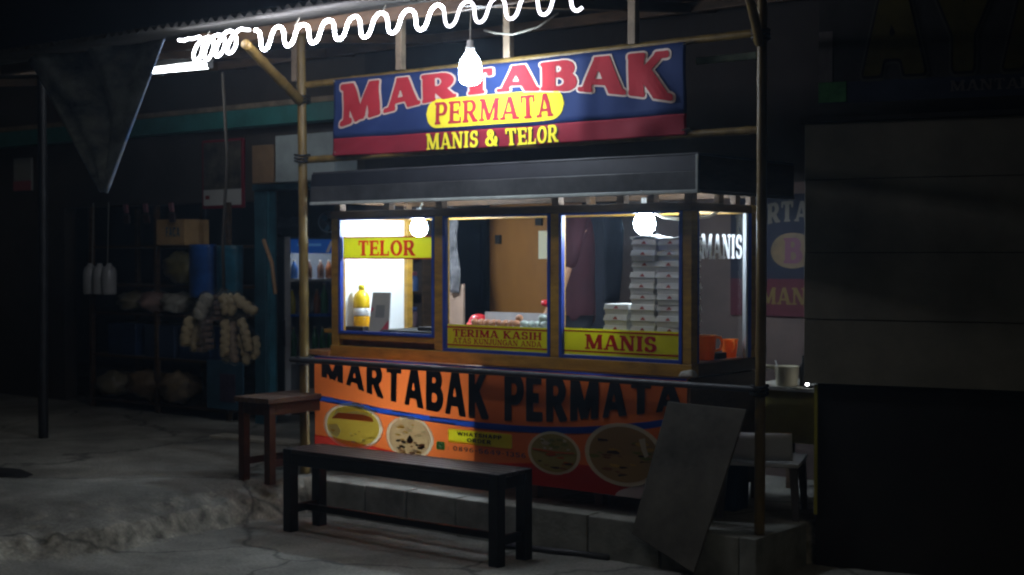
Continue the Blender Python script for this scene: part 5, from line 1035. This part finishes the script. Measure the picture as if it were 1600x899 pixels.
MB().box(-0.20, 0.20, -0.20, 0.20, 0.265, 0.285).build('seat', wpl, ch, bevel=0.006)
MB().grid(lambda u, v: Vector((-0.17 + u * 0.34, 0.19 + 0.03 * math.sin(math.pi * u) + 0.05 * v, 0.30 + v * 0.14)), 10, 4, (0, 0.012, 0)).build('backrest', wpl, ch, smooth=True)
for x in (-0.17, 0.17):
    for y in (-0.17, 0.17): MB().hexa([(x * 1.1 - .015, y * 1.1 - .015, 0), (x * 1.1 + .015, y * 1.1 - .015, 0), (x * 1.1 + .015, y * 1.1 + .015, 0), (x * 1.1 - .015, y * 1.1 + .015, 0), (x - .02, y - .02, .264), (x + .02, y - .02, .264), (x + .02, y + .02, .264), (x - .02, y + .02, .264)]).build('leg', M('grey_chair_leg', (0.10, 0.09, 0.09), 0.4), ch)
tag(MB().box(1.02, 1.12, 0.55, 0.70, 0.2, 0.47).build('blue_bucket', M('blue_bucket', (0.02, 0.05, 0.12), 0.5), bevel=0.02, origin=True), 'dark blue square bucket behind the right pole', 'bucket')

st = thing('closed_stall', 'dark closed stall with grey boarded front at the right', 'stall', (1.53, 0.49, 0.0), R(13))
brd_g = M('stall_board', (0.21, 0.20, 0.155), 0.8, 0.25, 2.5, 0.2); stall_d = M('stall_dark', (0.02, 0.017, 0.014), 0.8, 0.3, 3)
zz = [0.885, 1.195, 1.515, 1.865, 2.135]
for k, (a, b) in enumerate(zip(zz, zz[1:])): MB().box(0, 2.4, -0.02 - 0.004 * (k % 2), 0.0, a + 0.0015, b - 0.0015).build('board', brd_g, st, bevel=0.003)
MB().box(0.004, 2.39, 0.001, 0.02, 0.885, 2.13).build('backing', stall_d, st)
MB().box(0.05, 2.4, 0.0205, 1.2, 0.0, 0.88).build('lower_cabinet', stall_d, st); MB().box(0.045, 0.06, 0.006, 0.0203, 0.25, 0.88).build('edge_trim', M('yellow_trim', (0.35, 0.32, 0.03), 0.5), st)
MB().box(0.004, 2.39, 0.0205, 1.2, 0.885, 2.13).build('upper_cabinet', stall_d, st)
MB().box(-0.02, 2.45, -0.05, 1.25, 2.138, 2.16).build('roof', stall_d, st)
sbn = thing('stall_banner', 'dim printed banner with big yellow letters above the closed stall', 'banner', (1.62, 0.44, 2.22), R(13))
MB().box(0, 2.3, 0, 0.004, 0.10, 1.1).build('banner_sheet', M('banner_charcoal', (0.04, 0.04, 0.04), 0.5, 0.3, 5), sbn); MB().box(0, 2.3, 0, 0.004, 0.0, 0.0995).build('banner_hem', M('banner_navy', (0.03, 0.04, 0.07), 0.5, 0.3, 5), sbn)
MB().box(0.0, 0.13, -0.004, -0.001, 0.006, 0.10).build('green_print', M('print_green', (0.06, 0.22, 0.07), 0.5, 0.4, 14), sbn)
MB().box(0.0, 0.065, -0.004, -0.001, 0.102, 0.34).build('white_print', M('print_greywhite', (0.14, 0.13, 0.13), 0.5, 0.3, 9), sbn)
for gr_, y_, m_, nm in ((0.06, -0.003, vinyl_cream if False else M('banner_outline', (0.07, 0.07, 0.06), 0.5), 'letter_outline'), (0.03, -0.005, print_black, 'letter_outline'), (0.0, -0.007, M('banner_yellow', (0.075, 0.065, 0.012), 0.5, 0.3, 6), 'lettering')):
    put_text(nm, 'AYAM', m_, sbn, lambda u, v, y_=y_: Vector((0.20 + u * 1.3, y_, 0.12 + v * 0.42)), T=0.14, t=0.12, serif=False, N=20, grow=gr_, gap=0.1)
put_text('lettering', 'MANTAP', M('print_greywhite', ()), sbn, lambda u, v: Vector((0.60 + u * 0.35, -0.004, 0.03 + v * 0.05)), T=0.1, t=0.06, N=16)

# ------------------------------------------------------------------ thin blue haze added to imitate lens glow round the lamps
hz = bpy.data.materials.new('haze_air'); hz.use_nodes = True; t = hz.node_tree; t.nodes.remove(t.nodes['Principled BSDF'])
pv = t.nodes.new('ShaderNodeVolumePrincipled'); pv.inputs['Color'].default_value = (0.55, 0.75, 1.0, 1); pv.inputs['Density'].default_value = 0.0032; pv.inputs['Anisotropy'].default_value = 0.72
t.links.new(pv.outputs[0], t.nodes['Material Output'].inputs['Volume'])
tag(MB().box(-124, 124, -124, 124, -1.0, 6.0).build('haze', hz), kind='stuff')
